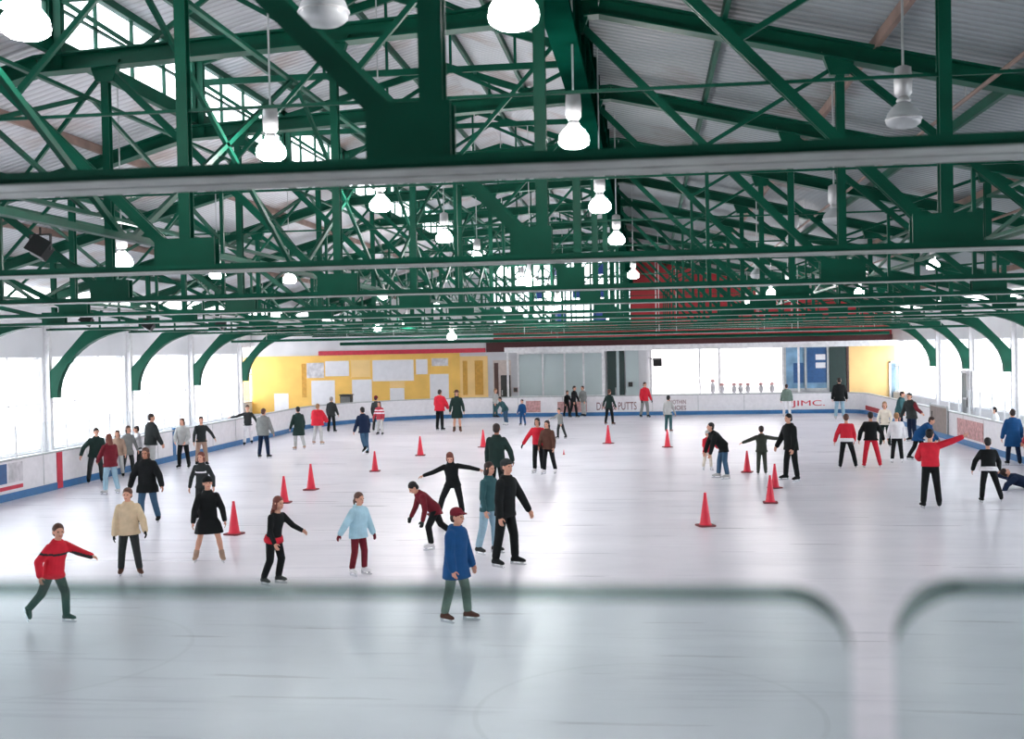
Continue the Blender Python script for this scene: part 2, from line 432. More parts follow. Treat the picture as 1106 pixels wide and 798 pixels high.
# ------------------------------------------------------------------ side walls with windows
WALLM = mat('wall_white', (.80, .80, .82), .7, 0, .06, .6)
def side_wall(side):
    X = WL if side == 'left' else WR; sgn = -1 if side == 'left' else 1
    z0, z1 = .95, EYE - .0
    zt = TOP[0][1] + .1 if side == 'left' else TOP[-1][1] + .1
    mb = MB(); x0, x1 = X, X + .3 * sgn
    TS = TY[:9] if side == 'left' else TY[:10]
    ye = TY[8] + .22 if side == 'left' else WF
    mb.mm((x0, NEARY, -.1), (x1, ye, z0)); mb.mm((x0, NEARY, z1), (x1, ye, zt))
    if side == 'left': mb.mm((x0, ye, HC + .2), (x1, WF, zt))
    ys = [NEARY] + TS + ([WF] if side == 'right' else [])
    for y in TS: mb.mm((x0, y - .22, z0), (x1, y + .22, z1))
    struct(mb.build('wall_' + side, WALLM))
    k = 0
    for a, b in zip(ys, ys[1:]):
        a2 = a + (.22 if a in TS else 0); b2 = b - (.22 if b in TS else 0)
        if b2 - a2 < .8: continue
        k += 1
        w = empty('window_%d' % (k + (0 if side == 'left' else 20)), (X, (a2 + b2) / 2, z0)); struct(w)
        hw = (b2 - a2) / 2; h = z1 - z0
        mb = MB(); xo = .12 * sgn
        n = 3
        for i in range(n + 1):
            yy = -hw + 2 * hw * i / n; t = .03 if i in (0, n) else .018
            mb.mm((xo - .03, yy - t, 0), (xo + .03, yy + t, h))
        for zz in (.03, h * .5, h - .03): mb.mm((xo - .028, -hw, zz - .02), (xo + .028, hw, zz + .02))
        mb.build('window_frame', WHITE, w)
        mb = MB(); mb.mm((xo - .006, -hw, 0), (xo + .006, hw, h)); mb.build('pane', FROST, w)
    # columns and curved knee brackets
    for j, y in enumerate(TS):
        ctr = ('left', 'right')[side == 'right']
        r = empty('wall_column', (X, y, 0), ORD[j] + ' green column bracket along the ' + ctr + ' wall counting from the camera', 'column', 'arched columns along the ' + ctr + ' wall')
        i = -sgn
        mb = MB(); zc = HC + .3
        mb.mm((0, -.09, -.06), (.16 * i, .09, zc)); mb.build('shaft', WHITE, r)
        # bracket in XZ plane: outer edge straight, inner edge arc
        pts = [(.16, 2.35), (.16, 3.2), (.6, 3.75), (1.1, 4.25), (1.7, HC + .03), (2.6, HC + .03)]
        arc = []
        for q in range(13):
            t = (PI / 2) * q / 12
            arc.append((2.9 - 2.5 * math.cos(t), 2.5 + (HC - 2.53) * math.sin(t)))
        poly = [(2.9, HC + .03), (1.7, HC + .03), (1.3, HC - .03), (.16, 3.3), (.16, 2.5)]
        pp = [(x * i, -.06, z) for (x, z) in (arc + poly[1:])]
        mb = MB(); mb.prism(pp, (0, .12, 0)); mb.build('knee_bracket', GREEN, r)
        mb = MB()
        for q in range(12):
            a, b = arc[q], arc[q + 1]
            mb.bar((a[0] * i, 0, a[1]), (b[0] * i, 0, b[1]), .02, .22)
        mb.build('bracket_flange', GREEN, r)
ORD = ['first', 'second', 'third', 'fourth', 'fifth', 'sixth', 'seventh', 'eighth', 'ninth', 'tenth', 'eleventh', 'twelfth', 'thirteenth', 'fourteenth']
side_wall('left'); side_wall('right')
ALC = -23.0
mb = MB(); mb.mm((ALC - .3, TY[8] - .1, -.1), (ALC, WF + .3, .9)); mb.mm((ALC - .3, TY[8] - .1, 4.1), (ALC, WF + .3, HC + .3)); mb.mm((ALC - .3, TY[8] - .1, .9), (ALC, TY[8] + .4, 4.1)); mb.mm((ALC, TY[8] - .1, -.1), (WL - .3, TY[8] + .2, HC + .3)); struct(mb.build('wall_left_alcove', WALLM))
wa = struct(empty('window_19', (ALC, 0, 0))); ya, yb = TY[8] + .4, WF - .3  # unseen alcove glazing, added to let light onto the yellow wall
mb = MB()
for i in range(7):
    y = ya + (yb - ya) * i / 6; mb.mm((.0, y - .04, .9), (.10, y + .04, 4.1))
for z in (.9, 2.5, 4.1): mb.mm((0, ya, z - .04), (.10, yb, z + .04))
mb.build('window_frame', WHITE, wa)
mb = MB(); mb.mm((.04, ya, .9), (.052, yb, 4.1)); mb.build('pane', FROST, wa)
mb = MB(); mb.mm((ALC - .3, TY[8] - .1, HC + .3), (WL, WF + .3, HC + .4)); struct(mb.build('ceiling_alcove', WALLM))
mb = MB(); mb.mm((ALC - .3, TY[8] - .1, -.16), (WL - .3, WF + .3, -.065)); struct(mb.build('floor_alcove', RUBBER))

mb = MB(); mb.mm((WL, NEARY - .3, -.1), (WR, NEARY, EYE + 6.9)); struct(mb.build('wall_near', WALLM))
# ------------------------------------------------------------------ roof
def slab(x0, z0, x1, z1, y0, y1, t=.08):
    mb = MB(); mb.prism([(x0, y0, z0), (x1, y0, z1), (x1, y0, z1 + t), (x0, y0, z0 + t)], (0, y1 - y0, 0)); return mb
dz = .42
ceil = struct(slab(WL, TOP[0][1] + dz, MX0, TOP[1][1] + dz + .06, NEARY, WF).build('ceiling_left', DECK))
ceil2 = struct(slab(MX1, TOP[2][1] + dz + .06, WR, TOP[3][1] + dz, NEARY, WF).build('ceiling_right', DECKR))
struct(slab(MX0, MZ0, MXR, MZR, NEARY, WF).build('ceiling_monitor', DECK))
ceil4 = struct(slab(MXR, MZR, MX1, MZ1, NEARY, WF).build('ceiling_monitor', DECK))
PURL = mat('rusty_purlin', srgb(120, 98, 88), .6, 0, .3, 2)
for parent, (xa, za, xb, zb), n in ((ceil, (WL, TOP[0][1], MX0, TOP[1][1]), 5), (ceil2, (MX1, TOP[2][1], WR, TOP[3][1]), 7)):
    for i in range(1, n):
        t = i / n; x = xa + (xb - xa) * t; z = za + (zb - za) * t + .27
        mb = MB(); mb.mm((x - .035, NEARY, z), (x + .035, WF, z + .16)); mb.build('purlin', GREEN if i % 2 else PURL, parent)
for i in (.2, .5, .8):
    for (xa, za, xb, zb) in ((MX0, MZ0, MXR, MZR), (MXR, MZR, MX1, MZ1)):
        x = xa + (xb - xa) * i; z = za + (zb - za) * i
        mb = MB(); mb.mm((x - .035, NEARY, z - .14), (x + .035, WF, z)); mb.build('purlin', GREEN, ceil4)
# monitor side walls: left one glazed, right one a dark girder wall
mb = MB(); mb.mm((MX0 - .06, NEARY, TOP[1][1] + .3), (MX0 + .06, WF, TOP[1][1] + .55)); mb.mm((MX0 - .06, NEARY, MZ0 - .12), (MX0 + .06, WF, MZ0 + .08))
for y in TY: mb.mm((MX0 - .06, y - .12, TOP[1][1] + .5), (MX0 + .06, y + .12, MZ0))
struct(mb.build('wall_monitor_left', GREEN))
k = 40
ys = [NEARY] + TY + [WF]
for a, b in zip(ys, ys[1:]):
    k += 1
    a2 = a + (.12 if a in TY else 0); b2 = b - (.12 if b in TY else 0)
    w = struct(empty('window_%d' % k, (MX0, (a2 + b2) / 2, TOP[1][1] + .55))); hw = (b2 - a2) / 2; h = MZ0 - .12 - TOP[1][1] - .55
    mb = MB()
    for i in range(5):
        yy = -hw + 2 * hw * i / 4; mb.mm((-.03, yy - .02, 0), (.03, yy + .02, h))
    mb.mm((-.028, -hw, h * .5 - .02), (.028, hw, h * .5 + .02)); mb.build('window_frame', GREEN, w)
    mb = MB(); mb.mm((-.005, -hw, 0), (.005, hw, h)); mb.build('pane', FROST, w)
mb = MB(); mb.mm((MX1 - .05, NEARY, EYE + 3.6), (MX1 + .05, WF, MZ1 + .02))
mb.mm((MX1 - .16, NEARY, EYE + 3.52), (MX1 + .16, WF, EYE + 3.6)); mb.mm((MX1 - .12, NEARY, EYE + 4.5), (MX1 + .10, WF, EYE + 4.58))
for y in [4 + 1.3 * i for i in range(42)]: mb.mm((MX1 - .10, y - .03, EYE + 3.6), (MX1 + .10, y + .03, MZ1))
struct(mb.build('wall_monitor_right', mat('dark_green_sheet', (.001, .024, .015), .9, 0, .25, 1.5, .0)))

# ------------------------------------------------------------------ trusses
POSTX = [-14.7, -11.3, -7.85, -4.4, -.95, 2.65, 6.1, 9.6]
def truss_parts(root):
    def B(name, mb): return mb.build(name, GREEN, root)
    x0, x1 = WL + .16, WR - .16
    zc = HC + .06
    mb = MB()                         # two flat channels back to back, lips turned up, a narrow slot between
    for s in (-1, 1):
        mb.mm((x0, .012 * s, HC), (x1, .2 * s, HC + .02)); mb.mm((x0, .185 * s, HC), (x1, .2 * s, HC + .05)); mb.mm((x0, .012 * s, HC), (x1, .027 * s, HC + .07))
    B('bottom_chord', mb)
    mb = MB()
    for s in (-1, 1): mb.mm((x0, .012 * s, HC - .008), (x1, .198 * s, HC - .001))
    mb.build('chord_ice_sheen', ICE_SHEEN, root)['label'] = 'grey underside strips of the bottom chord, ice reflection painted in'  # thin strips that carry the painted ice reflection below the green chord
    mb = MB()
    for (a, b) in zip(TOP, TOP[1:]):
        aa = (max(a[0], x0), 0, a[1] + .12); bb = (min(b[0], x1), 0, b[1] + .12)
        mb.bar(aa, bb, .24, .03); mb.bar((aa[0], 0, aa[2] + .12), (bb[0], 0, bb[2] + .12), .025, .26); mb.bar((aa[0], 0, aa[2] - .12), (bb[0], 0, bb[2] - .12), .025, .26)
    B('top_chord', mb)
    px = [x0 + .05] + POSTX + [x1 - .05]
    for i, x in enumerate(POSTX):
        zt = top_z(x) + .05
        mb = MB(); w = .055
        mb.mm((x - w, -.055, HC + .1), (x + w, -.04, zt)); mb.mm((x - w, .04, HC + .1), (x + w, .055, zt)); mb.mm((x - .01, -.05, HC + .1), (x + .01, .05, zt)); B('post', mb)
        mb = MB()
        gl_, gr_ = (.30, .09) if abs(x + .95) < .01 else (.30, .30)
        for yy in (-.07, .05):
            mb.prism([(x - gl_, yy, HC + .02), (x + gr_, yy, HC + .02), (x + gr_, yy, HC + .32), (x - gl_, yy, HC + .32)], (0, .02, 0))
        B('gusset', mb)
        mb = MB(); zz = top_z(x)
        mb.prism([(x - .24, -.06, zz + .1), (x + .24, -.06, zz + .1), (x + .13, -.06, zz - .22), (x - .13, -.06, zz - .22)], (0, .12, 0)); B('gusset', mb)
    for i in range(len(px) - 1):
        xa, xb = px[i], px[i + 1]
        mb = MB()
        p, q = (xa + .05, 0, top_z(xa) - .05), (xb - .1, 0, HC + .15)
        if i == len(px) - 2: q = (xb - .02, 0, HC + .1)
        for s in (-1, 1): mb.bar((p[0], .035 * s, p[2]), (q[0], .035 * s, q[2]), .10, .018); mb.bar((p[0], .02 * s, p[2]), (q[0], .02 * s, q[2]), .018, .05)
        B('diagonal', mb)
        # sub-hanger and short counter strut in the middle of the panel
        xm = (xa + xb) / 2; zm = (p[2] + q[2]) / 2
        mb = MB(); mb.bar((xm, 0, HC + .05), (xm, 0, zm), .05, .05); B('hanger', mb)
        mb = MB(); mb.bar((xm, 0, zm), (xb - .05, 0, top_z(xb) - .1), .055, .05); B('sub_strut', mb)
    # tie across the middle depth
    mb = MB(); zt = EYE + 2.35; mb.bar((-9.5, 0, zt), (5.5, 0, zt), .03, .03); B('mid_tie', mb)
    # monitor frame
    for (x, z) in ((MX0 + .14, MZ0), (MX1 - .2, MZ1)):
        mb = MB(); mb.mm((x - .06, -.06, top_z(x)), (x + .06, .06, z - .05)); B('monitor_post', mb)
    zt = MZ1 - .3
    mb = MB(); mb.bar((MX0 + .1, 0, zt), (MX1 - .1, 0, zt), .12, .06); B('monitor_tie', mb)
    for (a, b) in (((MX0 + .1, MZ0 - .15), (MXR, MZR - .15)), ((MXR, MZR - .15), (MX1 - .1, MZ1 - .15))):
        mb = MB(); mb.bar((a[0], 0, a[1]), (b[0], 0, b[1]), .16, .08); B('monitor_rafter', mb)
    n = 6
    for i in range(n):
        xa = MX0 + .15 + (MX1 - MX0 - .4) * i / n; xb = MX0 + .15 + (MX1 - MX0 - .4) * (i + 1) / n
        zl = (top_z(xa) + .2, zt) if i % 2 else (zt, top_z(xb) + .2)
        mb = MB(); mb.bar((xa, 0, zl[0]), (xb, 0, zl[1]), .07, .05); B('monitor_web', mb)
        zr = MZ0 - .15 + (MZR - MZ0) * min(1, (xb - MX0) / (MXR - MX0)) if xb < MXR else MZ1 - .15 + (MZR - MZ1) * (MX1 - xb) / (MX1 - MXR)
        if 0 < i < n - 1:
            mb = MB(); mb.bar((xb, 0, zt), (xb, 0, zr), .05, .05); B('monitor_web', mb)
def label_truss(o, k):
    o['label'] = 'green riveted roof truss, %s from the camera' % ORD[k]; o['category'] = 'roof truss'; o['group'] = 'green roof trusses across the hall'
t0 = empty('roof_truss', (0, TY[0], 0)); truss_parts(t0); label_truss(t0, 0)
kids = list(t0.children)
for ch in kids:
    pass
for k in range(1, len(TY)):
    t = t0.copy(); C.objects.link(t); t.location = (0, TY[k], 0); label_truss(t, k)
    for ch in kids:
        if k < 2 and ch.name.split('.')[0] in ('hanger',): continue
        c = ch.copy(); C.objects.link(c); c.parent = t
for ch in kids:
    if ch.name.split('.')[0] == 'hanger': bpy.data.objects.remove(ch)
# longitudinal bracing frames between the trusses (each line one lattice brace)
def brace_line(x, z0, z1, label):
    r = empty('bracing_frame', (x, 0, 0), label, 'bracing', 'longitudinal bracing lines')
    mb = MB(); mb.bar((0, NEARY, z0), (0, WF, z0), .09, .06, (0, 0, 1)); mb.build('lower_strut', GREEN, r)
    mb = MB(); mb.bar((0, NEARY, z1), (0, WF, z1), .07, .05, (0, 0, 1)); mb.build('upper_strut', GREEN, r)
    for k, (a, b) in enumerate(zip(TY, TY[1:])):
        for (za, zb) in ((z0, z1), (z1, z0)):
            mb = MB(); mb.bar((0, a + .1, za), (0, b - .1, zb), .06, .05, (1, 0, 0)); mb.build('cross_brace', GREEN, r)
brace_line(-5.0, HC + .35, EYE + 3.9, 'green lattice bracing running lengthwise under the raised roof')
brace_line(-8.1, HC + 1.3, EYE + 3.8, 'green lattice bracing running lengthwise under the left clerestory windows')
brace_line(6.1, HC + 1.0, EYE + 2.55, 'green lattice bracing running lengthwise under the right roof slope')
brace_line(-12.1, HC + .35, EYE + 2.9, 'green lattice bracing running lengthwise under the left roof slope')

# thin pipe runs along the hall and light grey conduits across under the trusses
for (x, z, lab) in ((-13.2, HC + .35, 'thin grey sprinkler pipe along the left roof slope'), (4.4, HC + 2.5, 'thin grey sprinkler pipe along the right roof slope'), (7.4, HC + 1.75, 'thin grey pipe low on the right roof slope')):
    r = empty('sprinkler_pipe', (x, 0, z), lab, 'pipe')
    mb = MB(); mb.tube((0, NEARY, 0), (0, WF, 0), .03); mb.build('pipe', PURL if x > 0 else GREY_STEEL, r)
    for y in TY:
        mb = MB(); mb.tube((0, y + .4, 0), (0, y + .4, roof_z(x) - z), .008, n=6); mb.build('hanger', GREY_STEEL, r)

# ------------------------------------------------------------------ far wall
mb = MB()
mb.mm((ALC, WF, -.1), (WR, WF + .3, EYE - .2)); mb.mm((ALC, WF, EYE - .2), (WL, WF + .3, HC + .3)); struct(mb.build('wall_far', CONC))
def far_poly(name, pts, m, y=WF, t=.3):
    mb = MB(); mb.prism([(x, y, z) for (x, z) in pts], (0, t, 0)); return struct(mb.build(name, m))
gz = EYE - .2
far_poly('wall_far_gable', [(MX1, gz), (WR, gz), (WR, TOP[3][1] + dz), (MX1, TOP[2][1] + dz)], DRED)
far_poly('wall_far_gable', [(WL, gz), (MX0, gz), (MX0, TOP[1][1] + dz), (WL, TOP[0][1] + dz)], CONC)
zg = EYE + 2.4
far_poly('wall_far_gable', [(MX0, gz), (MX1, gz), (MX1, EYE + 1.3), (MX0, EYE + 1.3)], DRED)
# gable window (monitor end): frame, panes, some blue
mb = MB()
za, zb2 = EYE + 1.3, EYE + 5.2
for i in range(8):
    x = MX0 + (MX1 - MX0) * i / 7; mb.mm((x - .05, WF, za), (x + .05, WF + .2, zb2))
for z in (za, za + 1.3, za + 2.6, zb2): mb.mm((MX0, WF, z - .06), (MX1, WF + .2, z + .06))
w = struct(empty('window_60', (0, 0, 0))); mb.build('window_frame', GREEN, w)
mb = MB(); mb.mm((MX0, WF + .09, za), (MX1, WF + .11, zb2)); mb.build('pane', FROST, w)
BANNER = mat('blue_banner', srgb(38, 70, 150), .6)
mb = MB()
for (i, j) in ((3, 2), (5, 2), (5, 1), (3, 0), (5, 0), (4, 1), (2, 1)):
    x = MX0 + (MX1 - MX0) * i / 7; mb.mm((x + .1, WF + .03, za + 1.3 * j + .15), (x + .85, WF + .07, za + 1.3 * j + .8))
mb.build('blue_panel', BANNER, w)
far_poly('wall_far_gable', [(MX0, EYE + 5.2), (MX1, EYE + 5.2), (MX1, MZ1), (MXR, MZR), (MX0, MZ0)], CONC)

def fbox(name, m, px0, py0, px1, py1, y0, y1, parent=None):
    """a block whose front face (at depth y0) covers these image corners"""
    a, b = atY(px0, py0, y0), atY(px1, py1, y0)
    mb = MB(); mb.mm((a.x, y0, b.z), (b.x, y1, a.z)); return mb.build(name, m, parent)
YW = WF - .06
def fz(py, px=700, y=YW): return atY(px, py, y).z
ZTOP = EYE - .26                       # underside of the white header
ZB = 1.0
def fx(px, py=410, y=YW): return atY(px, py, y).x
def panel(name, m, px0, px1, z0, z1, y0=YW, y1=WF):
    mb = MB(); mb.mm((fx(px0), y0, z0), (fx(px1), y1, z1)); return mb.build(name, m)
struct(panel('wall_far_yellow', YELLOW, 256, 497, .2, ZTOP + .05))
struct(panel('wall_far_yellow', YELLOWP, 497, 527, .2, ZTOP - .15, WF - .05))
struct(panel('wall_far_yellow', YELLOWP, 917, 978, .2, ZTOP + .05))
tag(panel('fascia_board', RED_PAINT, 345, 525, ZTOP + .055, ZTOP + .30, WF - .15, WF - .003), 'red fascia board above the yellow wall', 'fascia board')
tag(panel('fascia_board', mat('brownish_red', srgb(72, 30, 32), .7), 526, 966, ZTOP + .055, ZTOP + .6, WF - .15, WF - .003), 'dark red fascia board above the white header beam', 'fascia board')
mb = MB(); a = atY(545, 380, 61.2); b = atY(975, 372, 61.2)
mb.mm((a.x, 61.1, ZTOP - .0), (b.x, 61.45, ZTOP + .25)); mb.mm((a.x, 61.08, ZTOP + .25), (b.x, 61.47, ZTOP + .3))
o = tag(mb.build('header_beam', WHITE), 'long white header beam spanning above the far end windows', 'beam')
for i in range(5):
    x = a.x + .15 + (b.x - a.x - .3) * i / 4
    mb = MB(); mb.mm((x - .05, 61.2, -.06), (x + .05, 61.32, ZTOP)); mb.build('support_post', WHITE, o)
# posters stuck to the yellow wall (px x0,y0,x1,y1)
posters = [(296, 425, 312, 447, PAPER, 'blank white sheet on the far left of the yellow wall'),
           (336, 411, 362, 437, PAPER, 'white sheet above the two skaters in red and black'),
           (331, 392, 350, 408, PAPERG, 'small greyish poster high on the yellow wall at left'),
           (351, 390, 377, 406, PAPER, 'pale poster next to the small greyish one'),
           (380, 410, 402, 440, PAPER, 'tall white sheet left of the striped jacket skater'),
           (402, 389, 447, 411, PAPER, 'wide white poster in the middle of the yellow wall'),
           (421, 419, 437, 437, PAPER, 'square white sheet under the wide white poster'),
           (449, 388, 462, 404, PAPER, 'white sheet right of the wide white poster'),
           (379, 389, 400, 407, YELLOWP, 'cream sheet high on the yellow wall between two white posters'),
           (421, 412, 437, 418, YELLOWP, 'narrow cream strip above the square white sheet'),
           (464, 404, 485, 432, PAPER, 'white sheet behind the skater in a red jacket'),
           (466, 387, 484, 395, PAPERG, 'strip poster above the sheet behind the red jacket skater')]
for (x0, y0, x1, y1, m, lab) in posters:
    a, b = atY(x0, y0, YW - .02), atY(x1, y1, YW - .02); c = (a + b) / 2
    r = empty('poster', (c.x, YW - .002, c.z), lab, 'poster', 'posters on the yellow end wall'); w_, h_ = abs(a.x - b.x) / 2, abs(a.z - b.z) / 2
    mb = MB(); mb.mm((-w_, -.012, -h_), (w_, 0, h_)); mb.build('sheet', m, r)
    mb = MB()
    for (sx, sz) in ((-1, -1), (-1, 1), (1, -1), (1, 1)): mb.mm((sx * w_ - .03, -.016, sz * h_ - .03), (sx * w_ + .03, -.004, sz * h_ + .03))
    mb.build('tape', YELLOWP, r)
for (x0, x1) in ((326, 331), (500, 505), (513, 522)):
    tag(panel('wall_streak', mat('ochre', srgb(214, 160, 70), .7), x0, x1, 1.1, ZTOP - .4, YW - .01, YW), 'ochre painted strip on the yellow wall, %s' % ({326: 'left near the corner', 500: 'narrow one by the doorway', 513: 'right one by the doorway'}[x0]), 'painted strip')
# doors, glazed partition, dark doors
d1 = struct(empty('door_1', (0, 0, 0)))
mb = MB(); mb.mm((fx(533), YW - .03, .1), (fx(552), WF, 3.05)); mb.build('door_frame', mat('door_buff', srgb(205, 190, 182), .6), d1)
mb = MB(); mb.mm((fx(541), YW - .06, .12), (fx(551.5), YW, 2.2)); mb.build('leaf', BRONZE, d1)
mb = MB(); mb.mm((fx(534), YW - .05, .12), (fx(538.5), YW, 2.9)); mb.build('leaf', BROWN, d1)
mb = MB(); mb.tube((fx(542.5), YW - .12, 1.05), (fx(542.5), YW - .12, 1.35), .025); mb.mm((fx(542.5) - .02, YW - .12, 1.08), (fx(542.5) + .02, YW - .05, 1.12)); mb.build('door_handle', GREY_STEEL, d1)
w2 = struct(empty('window_61', (0, 0, 0)))
mb = MB(); mb.mm((fx(560), YW - .02, .9), (fx(653), WF, ZTOP)); mb.build('pane', TEALG, w2)
mb = MB()
for px in (560, 586.5, 610, 630.5, 653): mb.mm((fx(px) - .05, YW - .08, .85), (fx(px) + .05, YW - .01, ZTOP))
mb.mm((fx(560), YW - .09, .85), (fx(653), YW - .01, 1.0)); mb.mm((fx(560), YW - .09, ZTOP - .1), (fx(653), YW - .01, ZTOP)); mb.build('window_frame', WHITE, w2)
d2 = struct(empty('door_2', (0, 0, 0)))
for (a, b) in ((656, 666), (669, 674.5)):
    mb = MB(); mb.mm((fx(a), YW - .05, .1), (fx(b), WF, ZTOP)); mb.build('leaf', DARK, d2)
mb = MB(); mb.mm((fx(666), YW - .07, .1), (fx(669), WF, ZTOP)); mb.build('door_frame', TEALG, d2)
mb = MB(); mb.tube((fx(665), YW - .11, 1.0), (fx(665), YW - .11, 1.4), .025); mb.build('door_handle', GREY_STEEL, d2)
tag(panel('wall_pier', TEALG, 676, 690, .1, ZTOP, YW - .06), 'pale grey pier right of the dark door on the far wall', 'pier')
# large bright window with a row of cups on the sill
mb = MB(); x0, x1 = fx(703), fx(846)
w3 = struct(empty('window_62', (0, 0, 0)))
mb.mm((x0, YW - .06, 1.0), (x1, YW - .02, ZTOP)); mb.build('pane', emis('lit_window', (1, .97, 1), 2.2), w3)
mb = MB()
for px in (703, 777, 846): mb.mm((fx(px) - .07, YW - .1, 1.0), (fx(px) + .07, YW - .05, ZTOP))
mb.mm((x0, YW - .2, .92), (x1, YW - .02, 1.02)); mb.build('window_frame', WHITE, w3)
random.seed(3)
for i, px in enumerate((770, 780, 793, 800, 808, 822, 834)):
    c = atY(px, 424, YW - .16); s = 1.5 if i == 0 else 1
    r = empty('window_ornament', (c.x, YW - .14, 1.02), '%s small pale ornament on the sill of the bright far window, from the left' % ORD[i], 'ornament', 'ornaments on the far window sill')
    mb = MB(); mb.lathe([(.08, 0), (.14, .1), (.16, .3 * s), (.1, .34 * s), (.09, .4 * s)], n=10); mb.build('pot', PAPERG, r, True)
    mb = MB(); mb.ell((0, 0, .45 * s), (.13, .1, .1), 8, 6); mb.build('bloom', PINK, r, True)
# blue shop window
w4 = struct(empty('window_63', (0, 0, 0)))
mb = MB(); mb.mm((fx(848), YW - .03, 1.15), (fx(894), WF, ZTOP)); mb.build('pane', mat('blue_glass', srgb(120, 160, 190), .15, 0, .3, 1.5), w4)
mb = MB(); mb.mm((fx(872), YW - .06, 1.5), (fx(894), YW - .03, ZTOP - .05)); mb.mm((fx(857), YW - .06, 1.5), (fx(868), YW - .03, 2.6)); mb.build('blue_panel', BLUEPANEL, w4)
mb = MB(); mb.mm((fx(881), YW - .09, 2.3), (fx(891.5), YW - .06, 2.6)); mb.mm((fx(881), YW - .09, 2.75), (fx(891.5), YW - .06, 3.05)); mb.build('notice', PAPER, w4)
mb = MB()
for px in (848, 870, 894): mb.mm((fx(px) - .05, YW - .12, 1.1), (fx(px) + .05, YW - .02, ZTOP))
mb.mm((fx(848), YW - .12, 1.05), (fx(894), YW - .02, 1.2)); mb.build('window_frame', GREY_STEEL, w4)
tag(panel('wall_pier', DARK, 896, 914, .1, ZTOP, YW - .05), 'dark green pier between the blue window and the yellow panel', 'pier')
tag(panel('corner_post', BROWN, 914.5, 917, -.064, ZTOP, YW - .07), 'narrow brown post at the edge of the yellow panel', 'post')
# loudspeaker box above the bright window
c = atY(710, 391, 62.0)
sp = empty('wall_speaker', c, 'dark box loudspeaker hung at the top left of the bright far window', 'speaker')
mb = MB(); mb.box((0, 0, 0), (.5, .35, .42), Matrix.Rotation(.25, 3, 'X')); mb.build('cabinet', BRONZE, sp)
mb = MB(); mb.box((0, -.19, -.03), (.42, .02, .34), Matrix.Rotation(.25, 3, 'X')); mb.build('grille', BLACK, sp)
mb = MB(); mb.bar((-.15, .1, .1), (-.45, .62, .25), .06, .06); mb.build('bracket', BLACK, sp)
# dark gate in the far left corner boards and small boxes on far wall
a, b = atY(362, 439, 58.9), atY(374, 455, 58.9)
cab = empty('dark_cabinet', ((a.x + b.x) / 2, 59.9, -.06), 'dark grey cabinet behind the far left boards', 'cabinet')
mb = MB(); w_ = abs(a.x - b.x) / 2; mb.mm((-w_, 0, 0), (w_, .5, 1.35)); mb.build('body', BRONZE, cab)
mb = MB(); mb.mm((-w_ * .9, -.02, .75), (w_ * .9, 0, 1.28)); mb.build('door', mat('cab_grey', srgb(110, 112, 110), .5), cab)
mb = MB(); mb.mm((-w_ - .04, -.05, 1.35), (w_ + .04, .55, 1.4)); mb.build('lid', BLACK, cab)
for (px, py, lab) in ((557, 421, 'small brown box on the wall beside the brown doorway'), (681, 415, 'small dark box on the pale grey pier')):
    c = atY(px, py, YW - .1); r = empty('wall_box', c, lab, 'wall box')
    mb = MB(); mb.box((0, 0, 0), (.24, .08, .26)); mb.build('case', mat('box_brown', srgb(150, 118, 112), .6) if px < 600 else BRONZE, r)
    mb = MB(); mb.box((0, -.045, 0), (.18, .02, .19)); mb.build('cover', BRONZE, r)
# right corner: tall grey door and glazed lobby by the right wall
d3 = struct(empty('door_3', (0, 0, 0)))
mb = MB(); mb.mm((fx(962), YW - .1, .1), (fx(972), YW - .06, 2.5)); mb.build('leaf', mat('blue_grey_door', srgb(120, 145, 158), .5), d3)
mb = MB(); mb.mm((fx(960), YW - .12, .1), (fx(962), YW - .05, 2.6)); mb.mm((fx(972), YW - .12, .1), (fx(974), YW - .05, 2.6)); mb.mm((fx(960), YW - .12, 2.5), (fx(974), YW - .05, 2.6)); mb.build('door_frame', WHITE, d3)
# lobby door in the right wall
d4 = struct(empty('door_4', (WR - .03, 48.0, 0)))
mb = MB(); mb.mm((-.02, -.75, 0), (.03, .75, 2.3)); mb.build('leaf', mat('grey_door', srgb(125, 128, 126), .5), d4)
mb = MB()
for y in (-.8, 0, .8): mb.mm((-.06, y - .06, 0), (.02, y + .06, 2.4))
mb.mm((-.06, -.8, 2.3), (.02, .8, 2.42)); mb.mm((-.05, -.8, 1.2), (.02, .8, 1.28)); mb.build('door_frame', WHITE, d4)
mb = MB(); mb.tube((-.1, -.15, .9), (-.1, -.15, 1.3), .02); mb.build('door_handle', BLACK, d4)

# ------------------------------------------------------------------ high bay lamps
GLOBE = emis('lamp_glass_lit', (1, .96, .97), 72.0)
DIM = glass('lamp_glass_unlit', (.75, .78, .8), .12, .15, .45, (.7, .72, .72))
CASE = mat('lamp_casing', (.5, .5, .5), .4, .4)
def lamp_master(lit):
    r = empty('high_bay_lamp', (0, 0, 0))
    mb = MB(); mb.lathe([(.04, .62), (.085, .6), (.095, .45), (.09, .34), (.06, .3)], n=14); mb.build('ballast_housing', CASE, r, True)
    mb = MB(); mb.lathe([(.05, .3), (.075, .26), (.06, .24)], n=14); mb.build('socket', CASE, r, True)
    mb = MB(); mb.lathe([(.055, .25), (.075, .23), (.12, .19), (.165, .13), (.182, .07), (.17, .02), (.12, -.015), (.01, -.025)], n=20); mb.build('globe', GLOBE if lit else DIM, r, True)
    mb = MB(); mb.lathe([(.184, .078), (.189, .07), (.184, .062)], n=20); mb.build('rim', CASE, r, True)
    return r
LIT, UNLIT = lamp_master(True), lamp_master(False)
used = {True: False, False: False}
